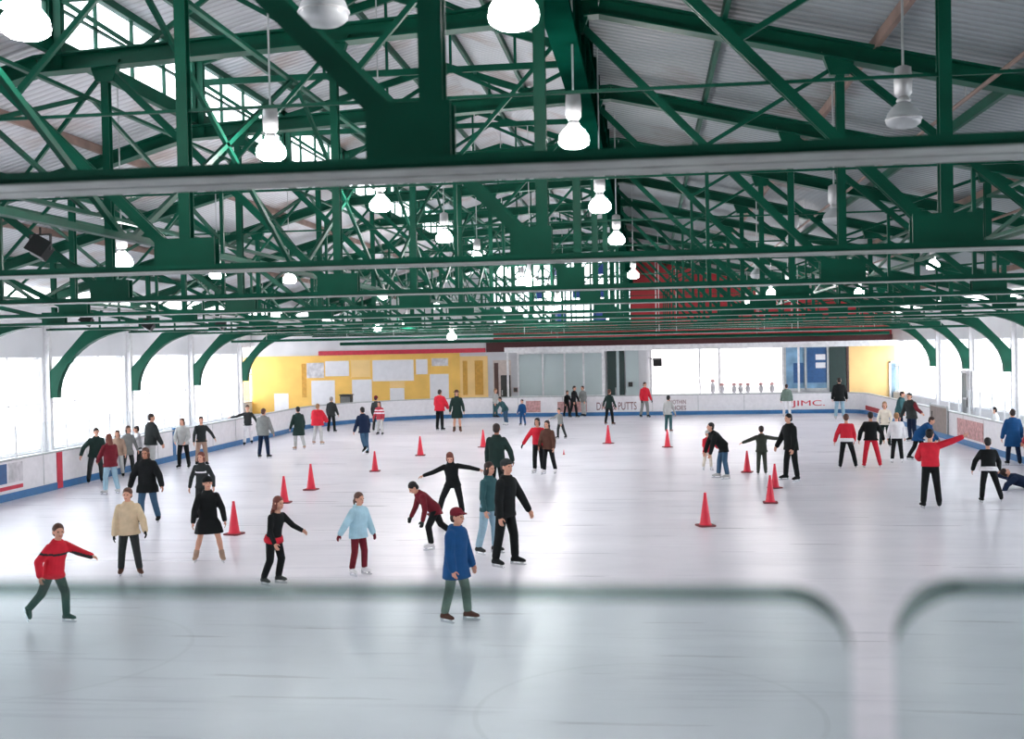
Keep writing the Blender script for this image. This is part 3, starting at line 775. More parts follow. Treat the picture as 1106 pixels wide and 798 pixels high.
def lamp(pos, lit, label):
    src = LIT if lit else UNLIT
    if not used[lit]: r = src; used[lit] = True
    else:
        r = src.copy(); C.objects.link(r)
        for ch in [c for c in src.children if c.name.split('.')[0] != 'rod']:
            c = ch.copy(); C.objects.link(c); c.parent = r
    r.location = pos; tag(r, label, 'lamp', 'high bay lamps hanging from the roof')
    mb = MB(); mb.tube((0, 0, .6), (0, 0, max(.8, roof_z(pos[0]) - pos[2])), .013, n=6); mb.build('rod', GREY_STEEL, r)
# (px, py of bottom, Y, lit, label)
HL = 2.2
def lamp_px(px, py, Y, lit, label): lamp(atY(px, py, Y), lit, label)
L_ = [(28, 38, 7.9, 1, 'glowing lamp cut by the top left corner of the picture'),
      (350, 24, 7.8, 0, 'unlit lamp at the top edge beside the big diagonal strut'),
      (555, 27, 7.8, 1, 'glowing lamp at the top edge right of the thick dark post'),
      (293, 171, 13.0, 1, 'large glowing lamp on a long rod at upper left'),
      (620, 158, 13.0, 1, 'glowing lamp hanging just right of the roof ridge girder'),
      (976, 136, 12.0, 0, 'unlit lamp in front of the right roof slope near the top'),
      (411, 227, 18.1, 1, 'glowing lamp second in the left lit row'),
      (648, 228, 18.3, 1, 'glowing lamp below the near chord beside the ridge girder'),
      (901, 241, 18.5, 0, 'unlit lamp against the right roof slope under the near chord'),
      (480, 261, 23.4, 1, 'glowing lamp third in the left lit row'),
      (666, 263, 24.0, 1, 'smaller glowing lamp just above the second chord by the ridge'),
      (858, 262, 24.0, 0, 'unlit lamp left of the larger unlit one at right'),
      (1008, 290, 33.0, 1, 'small glowing lamp at the far right under the second chord'),
      (928, 318, 44.0, 1, 'small glowing lamp at right between the far chords'),
      (818, 300, 29.5, 0, 'small unlit lamp right of the red gable wall'),
      (132, 288, 18.0, 1, 'glowing lamp just above the second chord at far left'),
      (573, 308, 31.0, 1, 'glowing lamp below the second chord near the middle'),
      (440, 352, 42.0, 1, 'far glowing lamp above the yellow wall, left of the larger one'),
      (488, 366, 42.5, 1, 'far glowing lamp hanging lowest above the yellow wall'),
      (596, 338, 41.0, 1, 'far glowing lamp right of the middle above the glazed partition'),
      (408, 357, 46.0, 1, 'farthest glowing lamp over the left half of the yellow wall'),
      (684, 300, 35.0, 1, 'small glowing lamp at the end of the ridge row'),
      (235, 300, 24.0, 1, 'glowing lamp left of the two small ones between chords')]
for k, Y in enumerate((29.2, 34.5, 39.8, 45.1, 50.4, 55.7)):  # far rows fill out the lamp grid, added to brighten the far end
    q = EYEV + Vector((-4.45, Y, 2.3)); lamp(q, True, 'added far lamp over the rink middle, %s of its row from the camera' % ORD[k + 4])
    q = EYEV + Vector((-9.6, Y, 1.9)); lamp(q, True, 'added far lamp over the left rink half, %s of its row from the camera' % ORD[k + 4])
    if k > 1:
        q = EYEV + Vector((4.9, Y, 1.9)); lamp(q, True, 'added far lamp over the right rink half, %s of its row from the camera' % ORD[k + 4])
for (px, py, Y, lit, lab) in L_: lamp_px(px, py, Y, bool(lit), lab)

# floodlights / speakers clamped on chords
for (px, py, Y, lab) in ((44, 269, 14.6, 'black floodlight clamped above the second chord at far left'), (161, 352, 30.0, 'black floodlight hanging over the left boards'),
                         (94, 346, 27.0, 'small black floodlight left of the other one over the left boards'), (239, 351, 33.0, 'black floodlight nearest the yellow wall at left')):
    c = atY(px, py, Y); r = empty('floodlight', c, lab, 'floodlight', 'black floodlights at the left side')
    M = Matrix.Rotation(.5, 3, 'Y') @ Matrix.Rotation(-.4, 3, 'X')
    mb = MB(); mb.box((0, 0, 0), (.24, .2, .22), M); mb.build('housing', BLACK, r)
    mb = MB(); mb.box(M @ Vector((0, -.12, 0)), (.28, .03, .26), M); mb.build('hood', BLACK, r)
    mb = MB(); mb.bar((-.15, 0, -.02), (-.15, 0, .2), .02, .04); mb.bar((.15, 0, -.02), (.15, 0, .2), .02, .04); mb.bar((-.16, 0, .2), (.16, 0, .2), .02, .04); mb.tube((0, 0, .2), (0, 0, max(.3, HC - c.z)), .015); mb.build('yoke', BLACK, r)

for (x0, x1, y, z, r_, m, lab) in ((-17, 12.6, 60.3, .42, .09, GREEN, 'lowest thick green pipe crossing the hall at the far end'), (-17, 12.6, 59.4, .66, .07, GREEN, 'upper green pipe crossing the hall at the far end'),
                          (-17, 12.6, 56.5, .62, .05, GREY_STEEL, 'thin grey pipe crossing the hall before the far wall'), (-15, 12.6, 49.0, .52, .04, GREY_STEEL, 'thin grey pipe crossing the hall in its far third'),
                          (-17, 12.6, 44.0, .50, .05, GREEN, 'thin green pipe crossing the hall in its far third')):
    r = empty('cross_pipe', (0, y, EYE + z), lab, 'pipe')
    mb = MB(); mb.tube((x0, 0, 0), (x1, 0, 0), r_); mb.build('pipe', m, r)
    for i in range(6):
        x = x0 + 1.5 + (x1 - x0 - 3) * i / 5
        mb = MB(); mb.tube((x, 0, 0), (x, 0, roof_z(x) - EYE - z), .012, n=6); mb.build('hanger', GREY_STEEL, r)
# ------------------------------------------------------------------ traffic cones
CONE = mat('cone_red', srgb(226, 40, 66), .45, 0, .05); CONEB = mat('cone_base', srgb(120, 38, 44), .6)
cm = [None]
def cone(px, py, label, h=.70):
    p = atZ(px, py, 0)
    if cm[0] is None:
        r = empty('traffic_cone', (0, 0, 0))
        mb = MB(); mb.lathe([(.125, .03), (.122, .05), (.115, .06), (.030, .66), (.028, .70), (.02, .705)], n=24); mb.build('body', CONE, r, True)
        mb = MB(); mb.prism([(x, y, 0.0) for (x, y) in ((-.18, -.14), (-.14, -.18), (.14, -.18), (.18, -.14), (.18, .14), (.14, .18), (-.14, .18), (-.18, .14))], (0, 0, .03)); mb.build('base', CONEB, r)
        mb = MB(); mb.lathe([(.135, .03), (.138, .04), (.12, .056)], n=24); mb.build('collar', CONE, r, True)
        cm[0] = r
    else:
        s = cm[0]; r = s.copy(); C.objects.link(r)
        for ch in s.children:
            c = ch.copy(); C.objects.link(c); c.parent = r
    r.location = (p.x, p.y, 0.001); r.rotation_euler = (0, 0, random.uniform(-.5, .5)); k = h / .70; r.scale = (k, k, k)
    tag(r, label, 'traffic cone', 'red cones on the ice')
cone(253, 577, 'red cone beside the bare legged skater in black', .68)
cone(307, 543, 'red cone behind the girl with a red waistband', .66)
cone(336, 529, 'red cone standing alone right of the girl with a red waistband')
cone(405, 509, 'red cone in front of the striding skater in blue jeans', .62)
cone(454, 492, 'red cone standing alone in front of the yellow wall', .68)
cone(522, 483, 'red cone left of the tall figure in black', .66)
cone(657, 479, 'red cone below the skater in black at the far boards', .70)
cone(721, 483, 'red cone at the feet of the grey skater near the bright window', .64)
cone(609, 491, 'small low red marker cone in the middle of the ice', .17)
cone(807, 510, 'red cone left of the boy in olive with outstretched arms', .62)
cone(837, 527, 'red cone just behind the other one right of centre', .62)
cone(832, 543, 'red cone in front of the pair at right of centre', .64)
cone(762, 568, 'nearest red cone standing alone right of centre', .68)
cone(494, 579, 'red cone half hidden behind the boy in the blue jacket', .52)

# ------------------------------------------------------------------ people
def cloth(key, rgb):
    n = 'cloth_' + key
    return MATS[n] if n in MATS else mat(n, srgb(*rgb), .85, 0, .10, 9, .2)
SKIN = mat('skin', srgb(214, 160, 136), .55, 0, .05, 5, .3)
SKIND = mat('skin_tan', srgb(176, 122, 98), .55, 0, .05, 5, .3)
EYE_M = mat('eye', (.02, .018, .016), .25); LIP = mat('lips', srgb(176, 92, 88), .5)
BLADE = mat('blade_steel', (.6, .62, .64), .25, .9)
HAIRS = {'black': srgb(26, 22, 22), 'dark': srgb(48, 34, 30), 'brown': srgb(84, 54, 42), 'red': srgb(112, 58, 46), 'blond': srgb(150, 112, 76), 'grey': srgb(140, 132, 128)}
def hairm(k): return mat('hair_' + k, HAIRS[k], .6, 0, .25, 30, .4)
COLS = dict(black=(24, 27, 28), char=(48, 52, 52), red=(206, 42, 58), maroon=(112, 34, 44), navy=(26, 40, 66), blue=(26, 74, 122), jean=(62, 92, 118), ljean=(150, 180, 196),
            ltblue=(170, 206, 220), beige=(212, 190, 158), grey=(134, 136, 134), lgrey=(184, 184, 182), white=(232, 230, 232), teal=(52, 88, 92), green=(64, 92, 84), olive=(62, 66, 58),
            tan=(170, 142, 124), brown=(92, 62, 52), cream=(222, 212, 196), pink=(224, 120, 128), dgreen=(34, 52, 48), plaid=(170, 62, 74), sage=(110, 128, 118))
def cl(k): return cloth(k, COLS[k])
def dv(a, b, s):
    a, b = R(a), R(b); return Vector((s * math.sin(b), math.cos(b) * math.sin(a), -math.cos(b) * math.cos(a)))

def hand(mb, w, d, F, U, s, RX, H, g=0.0, fat=1.0):
    ac = (F + U * .25); ac = ac - d * ac.dot(d)
    if ac.length < .3: ac = U - d * U.dot(d)
    ac.normalize(); n = d.cross(ac).normalized()
    if n.dot(-s * RX) + .4 * n.z * -1 < 0: n = -n
    k = w + d * .05 * H
    mb.loft([(w - d * .01 * H, ac, n, .014 * H + g, .011 * H + g), (w + d * .018 * H, ac, n, .021 * H + g, .011 * H + g), (k, ac, n, .0245 * H + g, .0095 * H + g), (k + d * .006 * H, ac, n, .02 * H + g, .006 * H + g)], 12)
    for off, L in ((.0185, .040), (.0065, .046), (-.0060, .043), (-.0180, .034)):
        a = k + ac * off * H - d * .006 * H; sp = ac * off * 2.2
        d1 = (d + n * .30 + sp).normalized(); d2 = (d + n * .85 + sp * .6).normalized()
        m = a + d1 * L * .58 * H; e = m + d2 * L * .48 * H
        r = (.0054 * H) * fat + g
        mb.cap(a, m, r, r * .93, 8); mb.cap(m, e, r * .93, r * .8, 8)
    a = w + d * .014 * H + ac * .017 * H; b_ = a + (d * .55 + ac * .65 + n * .35).normalized() * .026 * H; c_ = b_ + (d * .85 + ac * .15 + n * .4).normalized() * .022 * H
    r = .0062 * H * fat + g
    mb.cap(a, b_, r * 1.15, r, 8); mb.cap(b_, c_, r, r * .82, 8)

PN = [0]
def person(px, py, H, face, label, top='black', pants='black', hair=('dark', 'short'), lean=4, side=0, armL=(8, 14, 26, 8), armR=(8, 14, 26, 8),
           legL=(8, 6, -4, 5), legR=(-4, 6, -14, 5), head=(0, 0), hem=.06, bulk=.0, skate='black', hat=None, glove=None, bare=False, sash=None, stripes=(), skin=None,
           hood=False, shirt=None, sit=False, z0=0.0, scarf=None, on_ice=True):
    skin = skin or SKIN
    yh = 365 - .02 * (px - 553); H *= ((py - yh) / 3.84) / ((py - yh - 11) / 3.72)
    near = (py - 365) > 165
    vb = .0066 if near else .0095; vc = .011 if near else .015; fat = 1.0 if near else 1.35
    X = Vector((1, 0, 0)); Z = Vector((0, 0, 1))
    sd = R(side); U = Vector((math.sin(sd), math.sin(R(lean)), math.cos(R(lean)))).normalized()
    RX = Vector((math.cos(sd), 0, -math.sin(sd))); RX = (RX - U * RX.dot(U)).normalized(); F = U.cross(RX)
    hs = 1 + max(0, min(.22, (1.66 - H) * .4))
    hip = Vector((0, 0, 0))
    def SP(t): return hip + U * t * H
    legs = {}
    zl = []
    for s, lg in ((-1, legL), (1, legR)):
        h = hip + X * s * .05 * H; d1 = dv(lg[0], lg[1], s); d2 = dv(lg[2], lg[3], s)
        k = h + d1 * .245 * H; a = k + d2 * .225 * H; legs[s] = (h, k, a, d1, d2); zl.append(a.z)
    lo = min(zl); sup = [legs[s][2] for s in (-1, 1) if legs[s][2].z < lo + .05]
    soleh = .052 * H + (.05 if on_ice else .0)
    c = sum(sup, Vector()) / len(sup); off = Vector((-c.x, -c.y, soleh - lo))
    if sit: off = Vector((0, 0, .085 * H))
    p = atZ(px, py, z0)
    if on_ice:
        def inside(q, m=.42):
            if q.x < XL + m or q.x > XR - m or q.y > YF - m: return False
            for cx_ in (XL + 8.5,):
                if q.y > YF - 8.5 and (q.x < XL + 8.5 if cx_ < 0 else q.x > XR - 8.5):
                    return (Vector((q.x, q.y)) - Vector((cx_, YF - 8.5))).length < 8.5 - m
            return True
        n_ = 0
        while not inside(p) and n_ < 200: p = p * .997; n_ += 1
        p.z = 0
    root = empty('person', (p.x, p.y, z0 + .001), label, 'person', None, R(face - 180)); PN[0] += 1
    def put(me, name, m, par=None, extra=()):
        me.transform(Matrix.Translation(off)); me.materials.append(m)
        for e in extra: me.materials.append(e)
        return link(name, me, par or root)
    arms = {}
    for s, ar in ((-1, armL), (1, armR)):
        sh = SP(.268) + RX * s * .108 * H; d1 = dv(ar[0], ar[1], s); d2 = dv(ar[2], ar[3], s)
        e = sh + d1 * .168 * H; w = e + d2 * .150 * H; arms[s] = (sh, e, w, d1, d2)
    neck = SP(.318); HU = (U * .35 + Z * .65).normalized()
    yw, pt = R(head[0]), R(head[1])
    HFw = (F - HU * F.dot(HU)).normalized(); HFw = Matrix.Rotation(-yw, 3, HU) @ HFw; HR = HFw.cross(HU)
    Mp = Matrix.Rotation(pt, 3, HR); HFw = Mp @ HFw; HU2 = Mp @ HU
    HM = Matrix((HR, HFw, HU2)).transposed(); hh = H * hs
    hc = neck + HU * .040 * H + (HU2 * .062 + HFw * .012) * hh / 1.0
    def hp(x, y, z): return hc + HM @ Vector((x * hh, y * hh, z * hh))
    # --- body: one continuous skin surface
    mb = MB()
    mb.loft([(SP(t), RX, F, rx * H, ry * H) for (t, rx, ry) in ((-.05, .06, .05), (-.01, .088, .064), (.04, .088, .064), (.11, .078, .056), (.18, .09, .062), (.245, .1, .062), (.285, .082, .05), (.312, .042, .038))], 16)
    mb.cap(SP(.29), hc - HU2 * .035 * hh, .034 * H, .031 * hh)
    mb.ell(hp(0, -.006, .014), (.046 * hh, .056 * hh, .056 * hh), 14, 10, HM)
    mb.ell(hp(0, .012, -.028), (.035 * hh, .040 * hh, .042 * hh), 14, 10, HM)
    mb.ell(hp(0, .040, .016), (.03 * hh, .012 * hh, .01 * hh), 10, 6, HM)
    mb.ell(hp(0, .054, -.010), (.0085 * hh, .014 * hh, .015 * hh), 10, 8, HM)
    for s in (-1, 1): mb.ell(hp(s * .047, -.004, -.004), (.007 * hh, .013 * hh, .019 * hh), 8, 6, HM)
    for s in (-1, 1):
        sh, e, w, d1, d2 = arms[s]
        mb.cap(sh - RX * s * .012 * H, e, .029 * H, .023 * H); mb.cap(e, w, .023 * H, .017 * H)
        hand(mb, w, d2, F, U, s, RX, H, 0, fat)
        h, k, a, d1, d2 = legs[s]
        kf = 1.0 if bare else .84
        mb.cap(h, k, .050 * kf * H, .033 * kf * H); mb.cap(k, k + d2 * .075 * H - Vector((0, .006 * H, 0)), .033 * kf * H, .035 * kf * H); mb.cap(k + d2 * .075 * H - Vector((0, .006 * H, 0)), a, .034 * kf * H, .022 * H)
    put(fuse(mb, vb, 2), 'body', skin)
    # face
    for s in (-1, 1):
        mb = MB(); mb.ell(hp(s * .0185, .0475, .003), (.0075 * hh, .005 * hh, .005 * hh), 8, 6, HM); put(mb.mesh('eye', True), 'eye', EYE_M)
    mb = MB(); mb.ell(hp(0, .0505, -.036), (.0145 * hh, .006 * hh, .0045 * hh), 8, 6, HM); put(mb.mesh('mouth', True), 'mouth', LIP)
    # hair
    hcol, hst = hair
    mb = MB()
    mb.ell(hp(0, -.012, .024), (.0515 * hh, .0585 * hh, .0555 * hh), 14, 10, HM)
    mb.ell(hp(0, -.034, -.010), (.0465 * hh, .034 * hh, .042 * hh), 12, 8, HM)
    if hst in ('long', 'bob'):
        for s in (-1, 1): mb.ell(hp(s * .042, -.012, -.028), (.014 * hh, .034 * hh, .048 * hh), 10, 8, HM)
        mb.ell(hp(0, -.044, -.045), (.047 * hh, .026 * hh, .055 * hh), 12, 8, HM)
        if hst == 'long':
            q = hp(0, -.05, -.06); mb.loft([(q, RX, F, .046 * hh, .024 * hh), (q - U * .05 * H - F * .006 * H, RX, F, .05 * hh, .024 * hh), (q - U * .10 * H - F * .008 * H, RX, F, .042 * hh, .018 * hh), (q - U * .135 * H - F * .006 * H, RX, F, .02 * hh, .01 * hh)], 12)
    if hst == 'pony':
        mb.cap(hp(0, -.062, .012), hp(0, -.086, -.03), .014 * hh, .016 * hh); mb.cap(hp(0, -.086, -.03), hp(0, -.082, -.09), .016 * hh, .007 * hh)
    if hst == 'bun': mb.ell(hp(0, -.066, .03), (.022 * hh,) * 3, 10, 8, HM)
    put(fuse(mb, .010 if near else .014, 1), 'hair', hairm(hcol))
    if hat:
        kind, hk = hat; mb = MB()
        mb.ell(hp(0, -.010, .036), (.056 * hh, .063 * hh, .050 * hh), 14, 10, HM)
        if kind == 'cap':
            mb.loft([(hp(0, .03, .040), HR, HU2, .045 * hh, .006 * hh), (hp(0, .07, .036), HR, HU2, .042 * hh, .005 * hh), (hp(0, .092, .030), HR, HU2, .026 * hh, .003 * hh)], 12)
        if kind == 'beanie':
            mb.loft([(hp(0, -.008, .014), HR, HFw, .057 * hh, .064 * hh), (hp(0, -.008, .038), HR, HFw, .059 * hh, .066 * hh)], 16)
        if kind == 'brim':
            mb.loft([(hp(0, -.008, .022), HR, HFw, .098 * hh, .105 * hh), (hp(0, -.008, .030), HR, HFw, .09 * hh, .095 * hh)], 18)
        put(fuse(mb, .010 if near else .014, 1), 'hat', cl(hk))
    # --- top
    tm = cl(top); j = .010 + bulk
    def thigh(l):
        q = []
        for s in (-1, 1):
            h, k, a, d1, d2 = legs[s]
            q.append(h + d1 * min(l, .245) * H + (d2 * (l - .245) * H if l > .245 else Vector()))
        return q
    def hemring(l, grow):
        a, b = thigh(l); cc = (a + b) / 2; dd = b - a
        return (cc, X, Vector((0, 1, 0)) if l > .05 else F, abs(dd.x) / 2 + (.058 + grow) * H, abs(dd.y) / 2 + (.066 + grow) * H)
    mb = MB(); rings = []
    if hem > 0.02:
        for l in ([hem, hem * .5] if hem < .1 else [hem, hem * .66, hem * .33]): rings.append(hemring(l, j * .9 + .006 * (hem > .1)))
    rings += [(SP(t), RX, F, (rx + j) * H, (ry + j) * H) for (t, rx, ry) in ((-.0, .092, .070), (.05, .090, .068), (.12, .084, .062), (.19, .094, .066), (.25, .101, .065), (.288, .08, .052), (.316, .046, .044))]
    if hem > .04: rings += [(SP(.334) - F * .003 * H, RX, F, (.047 + j * .5) * H, (.047 + j * .5) * H), (SP(.346) - F * .003 * H, RX, F, (.044 + j * .4) * H, (.045 + j * .4) * H)]
    mb.loft(rings, 18)
    if hood: mb.ell(SP(.312) - F * .05 * H, (.055 * H, .035 * H, .045 * H), 10, 8)
    for s in (-1, 1):
        sh, e, w, d1, d2 = arms[s]
        mb.cap(sh - RX * s * .012 * H, e, (.041 + bulk * .6) * H, (.034 + bulk * .6) * H); mb.cap(e, w - d2 * .012 * H, (.034 + bulk * .6) * H, (.027 + bulk * .5) * H)
    me = fuse(mb, vc, 2)
    mats = [cl(st[-1]) for st in stripes]
    for pl in me.polygons:
        cz = pl.center
        for i, st in enumerate(stripes):
            v = cz - hip
            t = v.dot(U) / H; lat = v.dot(RX) / H
            if st[0] <= t <= st[1] and st[2] <= lat <= st[3]: pl.material_index = i + 1
    put(me, 'jacket' if hem > .04 else 'sweater', tm, None, mats)
    if sash:
        mb = MB(); mb.loft([hemring(.035, j + .012), hemring(.012, j + .016), (SP(.035), RX, F, (.092 + j + .012) * H, (.07 + j + .012) * H)], 18); put(mb.mesh('sash', True), 'sash', cl(sash))
    if scarf:
        mb = MB(); mb.loft([(SP(.29), RX, F, .062 * H, .058 * H), (SP(.315), RX, F, .058 * H, .054 * H), (SP(.335), RX, F, .045 * H, .043 * H)], 14); put(mb.mesh('scarf', True), 'scarf', cl(scarf))
    if glove:
        for s in (-1, 1):
            sh, e, w, d1, d2 = arms[s]; mb = MB(); hand(mb, w, d2, F, U, s, RX, H, .0035, fat); mb.cap(w - d2 * .02 * H, w, .022 * H, .02 * H)
            put(fuse(mb, .007 if near else .010, 1), 'glove', cl(glove))
    # --- trousers
    if not bare:
        mb = MB()
        mb.loft([(SP(.06), RX, F, .086 * H, .066 * H), (SP(.02), RX, F, .094 * H, .072 * H), (hip - Z * .02 * H, X, F, .096 * H, .072 * H), (hip - Z * .055 * H, X, F, .07 * H, .055 * H)], 16)
        for s in (-1, 1):
            h, k, a, d1, d2 = legs[s]
            mb.cap(h, k, .060 * H, .046 * H); mb.cap(k, a - d2 * .02 * H, .046 * H, .040 * H)
        put(fuse(mb, vc, 2), 'trousers', cl(pants))
    # --- skates
    for s in (-1, 1):
        h, k, a, d1, d2 = legs[s]
        lifted = a.z > lo + .05 or sit
        dn = d2 if lifted else -Z
        f = Vector((.18 * s, 1, 0)).normalized(); f = (f - dn * f.dot(dn)).normalized(); x = f.cross(-dn)
        mb = MB()
        mb.cap(a - d2 * .05 * H, a + dn * .012 * H, .034 * H, .034 * H); 
        mb.loft([(a + dn * .030 * H - f * .046 * H, x, dn, .012 * H, .012 * H), (a + dn * .026 * H - f * .035 * H, x, dn, .026 * H, .026 * H), (a + dn * .016 * H + f * .0 * H, x, dn, .030 * H, .036 * H),
                 (a + dn * .028 * H + f * .055 * H, x, dn, .031 * H, .024 * H), (a + dn * .034 * H + f * .095 * H, x, dn, .026 * H, .017 * H), (a + dn * .038 * H + f * .115 * H, x, dn, .01 * H, .009 * H)], 12)
        me = fuse(mb, .010 if near else .014, 1)
        sk = put(me, 'skate' if on_ice else 'shoe', cl(skate))
        if on_ice:
            q = a + dn * .052 * H; Mx = Matrix((x, f, -dn)).transposed(); mb = MB()
            mb.prism([q + f * u * H + dn * v + x * .002 for (u, v) in ((-.052, .022), (-.052, .042), (-.04, .05), (.10, .05), (.122, .036), (.122, .024), (.03, .018))], x * -.004)
            for u in (-.035, .075): mb.box(q + f * u * H + dn * .006, (.014, .03 * H, .036), Mx)
            put(mb.mesh('blade'), 'blade', BLADE, sk)
    return root

# poses -------------------------------------------------------------
ARMS_OUT = dict(armL=(4, 78, 4, 84), armR=(4, 78, 4, 84))
P = person
# foreground
P(72, 672, 1.34, 72, 'boy in a red jacket with dark stripes skating to the right at lower left', 'red', 'green', ('brown', 'short'), lean=14, armL=(62, 20, 74, 10), armR=(-30, 24, 18, 10), legL=(20, 6, -2, 3), legR=(-22, 6, -46, 4), hem=.05, bulk=.016, stripes=[(.20, .225, -.1, .2, 'char'), (.20, .24, -.4, -.1, 'char')], skate='green', head=(25, 5))
P(141, 622, 1.40, 28, 'boy in a beige sweater and dark trousers with black gloves at left', 'beige', 'char', ('brown', 'short'), lean=3, armL=(20, 18, 34, 8), armR=(-2, 12, 8, 8), legL=(14, 7, 2, 8), legR=(-6, 7, -10, 4), hem=.05, bulk=.018, glove='black', skate='brown', sash=None, head=(20, 0))
P(162, 565, 1.58, 5, 'man in a loose black jacket and blue jeans skating towards the camera at left', 'black', 'jean', ('brown', 'bob'), lean=6, armL=(6, 26, 14, 18), armR=(6, 24, 10, 14), legL=(-8, 6, -10, 10), legR=(10, 6, -4, 3), hem=.12, bulk=.022, skin=SKIND, skate='black')
P(220, 562, 1.42, 0, 'girl in a charcoal sweater with a white chest stripe behind the bare legged skater', 'char', 'char', ('red', 'bob'), armL=(-4, 24, 20, 10), armR=(6, 18, 10, 8), legL=(6, 5, -4, 4), legR=(2, 5, -10, 4), hem=.05, stripes=[(.19, .215, -.09, .09, 'white')])
P(226, 607, 1.46, 22, 'bare legged skater in a black cap and black coat beside a red cone', 'black', 'black', ('black', 'short'), lean=6, armL=(-2, 20, 14, 10), armR=(10, 16, 20, 8), legL=(10, 15, -6, 10), legR=(-8, 12, -14, 14), hem=.19, bulk=.008, bare=True, hat=('beanie', 'black'), skate='tan', head=(-10, 6))
P(293, 631, 1.36, 66, 'girl in black with a red waistband and long brown hair near the centre left', 'black', 'black', ('red', 'long'), lean=13, armL=(46, 10, 68, 4), armR=(8, 12, 34, 6), legL=(12, 5, -18, 4), legR=(2, 6, -24, 4), hem=.03, sash='red', skate='char')
P(387, 621, 1.28, 58, 'girl in a light blue jacket, maroon trousers and white skates', 'ltblue', 'maroon', ('brown', 'pony'), lean=4, armL=(6, 18, 24, 6), armR=(-8, 34, -16, 30), legL=(8, 5, -6, 4), legR=(2, 5, -12, 4), hem=.07, bulk=.024, glove='maroon', skate='white', hood=True)
P(493, 671, 1.47, 68, 'boy in a blue padded jacket and maroon cap skating to the right in front', 'blue', 'sage', ('dark', 'short'), lean=3, armL=(10, 8, 22, 2), armR=(2, 8, 14, 2), legL=(14, 5, 4, 2), legR=(-6, 5, -14, 3), hem=.14, bulk=.024, hat=('cap', 'maroon'), skate='brown', hood=True)
P(546, 611, 1.74, 62, 'tall man in black leather jacket and trousers with a dark cap in the middle', 'black', 'black', ('dark', 'short'), lean=5, armL=(28, 10, 30, 6), armR=(0, 10, 10, 6), legL=(10, 7, -2, 6), legR=(-6, 5, -10, 3), hem=.05, bulk=.014, hat=('cap', 'char'), skate='black', head=(10, 8))
P(526, 598, 1.58, 60, 'person in grey blue jacket and pale jeans half hidden by the tall man', 'teal', 'ljean', ('dark', 'bob'), lean=4, hem=.06, skate='char', armL=(8, 10, 20, 4), armR=(4, 10, 20, 6))
P(537, 541, 1.76, 175, 'man in a long black jacket seen from behind above the tall man in black', 'dgreen', 'black', ('dark', 'short'), lean=2, armL=(10, 10, 20, 6), armR=(18, 22, 24, 8), hem=.09, bulk=.012, skin=SKIND)
P(487, 559, 1.46, 6, 'woman in black with long brown hair and arms spread wide', 'black', 'black', ('red', 'long'), lean=22, side=4, armL=(10, 80, 4, 76), armR=(14, 64, 8, 72), legL=(-6, 12, -26, 6), legR=(20, 24, -14, 16), hem=.05, skate='black', head=(0, -26))
P(466, 594, 1.38, -62, 'boy in a maroon jacket bending forward with one leg trailing', 'maroon', 'black', ('black', 'short'), lean=46, armL=(-4, 14, 16, 8), armR=(8, 20, 24, 10), legL=(28, 4, -8, 3), legR=(-26, 10, -52, 8), hem=.07, bulk=.008, glove='char', skate='white', skin=SKIN, head=(0, -24))
# left group
P(103, 521, 1.54, 40, 'dark jacketed man leaning with one arm out by the left boards', 'dgreen', 'char', ('dark', 'short'), lean=20, armL=(8, 14, 26, 8), armR=(-8, 40, 16, 22), legL=(4, 10, -14, 6), legR=(4, 12, -10, 6), hem=.05, bulk=.012)
P(121, 534, 1.50, -120, 'woman in a maroon jacket and pale jeans by the left boards', 'maroon', 'ljean', ('red', 'long'), lean=4, hem=.07, bulk=.014, skate='lgrey', armL=(24, 12, 50, -10), armR=(10, 12, 30, 4))
P(128, 505, 1.30, 20, 'small person in a tan jacket behind the woman in maroon', 'tan', 'lgrey', ('brown', 'bob'), hem=.06, bulk=.012)
P(138, 508, 1.40, 50, 'person in a grey jacket with brown hair in the group at left', 'grey', 'char', ('brown', 'bob'), hem=.12, lean=6)
P(153, 511, 1.36, -60, 'person in a white shirt and dark trousers in the group at left', 'white', 'char', ('dark', 'short'), hem=.05, lean=8, armL=(50, 10, 80, -20), armR=(20, 12, 50, 6))
P(162, 512, 1.74, 150, 'tall man in a dark grey brown jacket at the back of the group at left', 'char', 'lgrey', ('dark', 'short'), hem=.05, bulk=.02, lean=4, head=(40, 0))
P(199, 506, 1.50, 4, 'woman in a pale grey sweater and black trousers near the left boards', 'lgrey', 'black', ('brown', 'bob'), hem=.05, bulk=.014, armL=(14, 12, 46, -14), armR=(14, 12, 46, -14), legL=(2, 8, -4, 6), legR=(8, 6, -8, 4))
P(218, 503, 1.50, 30, 'dark jacketed person with tan trousers right of the woman in pale grey', 'char', 'tan', ('dark', 'short'), hem=.04, armL=(16, 34, 40, 20), armR=(8, 14, 20, 6))
P(268, 480, 1.46, 20, 'skater in a short dark top and white trousers with arms spread at the left boards', 'char', 'white', ('dark', 'short'), hem=.03, lean=8, armL=(20, 30, 40, 20), armR=(6, 70, 6, 84), legL=(-10, 6, -30, 2), legR=(6, 6, 4, 4))
P(285, 495, 1.60, 170, 'man in a grey jacket and blue jeans standing at left with his back turned', 'grey', 'navy', ('brown', 'short'), hem=.07, bulk=.018, legL=(2, 7, -4, 6), legR=(2, 8, -4, 6), skate='char')
P(324, 486, 1.48, -140, 'person in a long dark coat and pale trousers left of the big red jacket', 'dgreen', 'lgrey', ('black', 'short'), hem=.2, bulk=.014, skate='tan', legL=(10, 5, -4, 4), legR=(-8, 5, -24, 4))
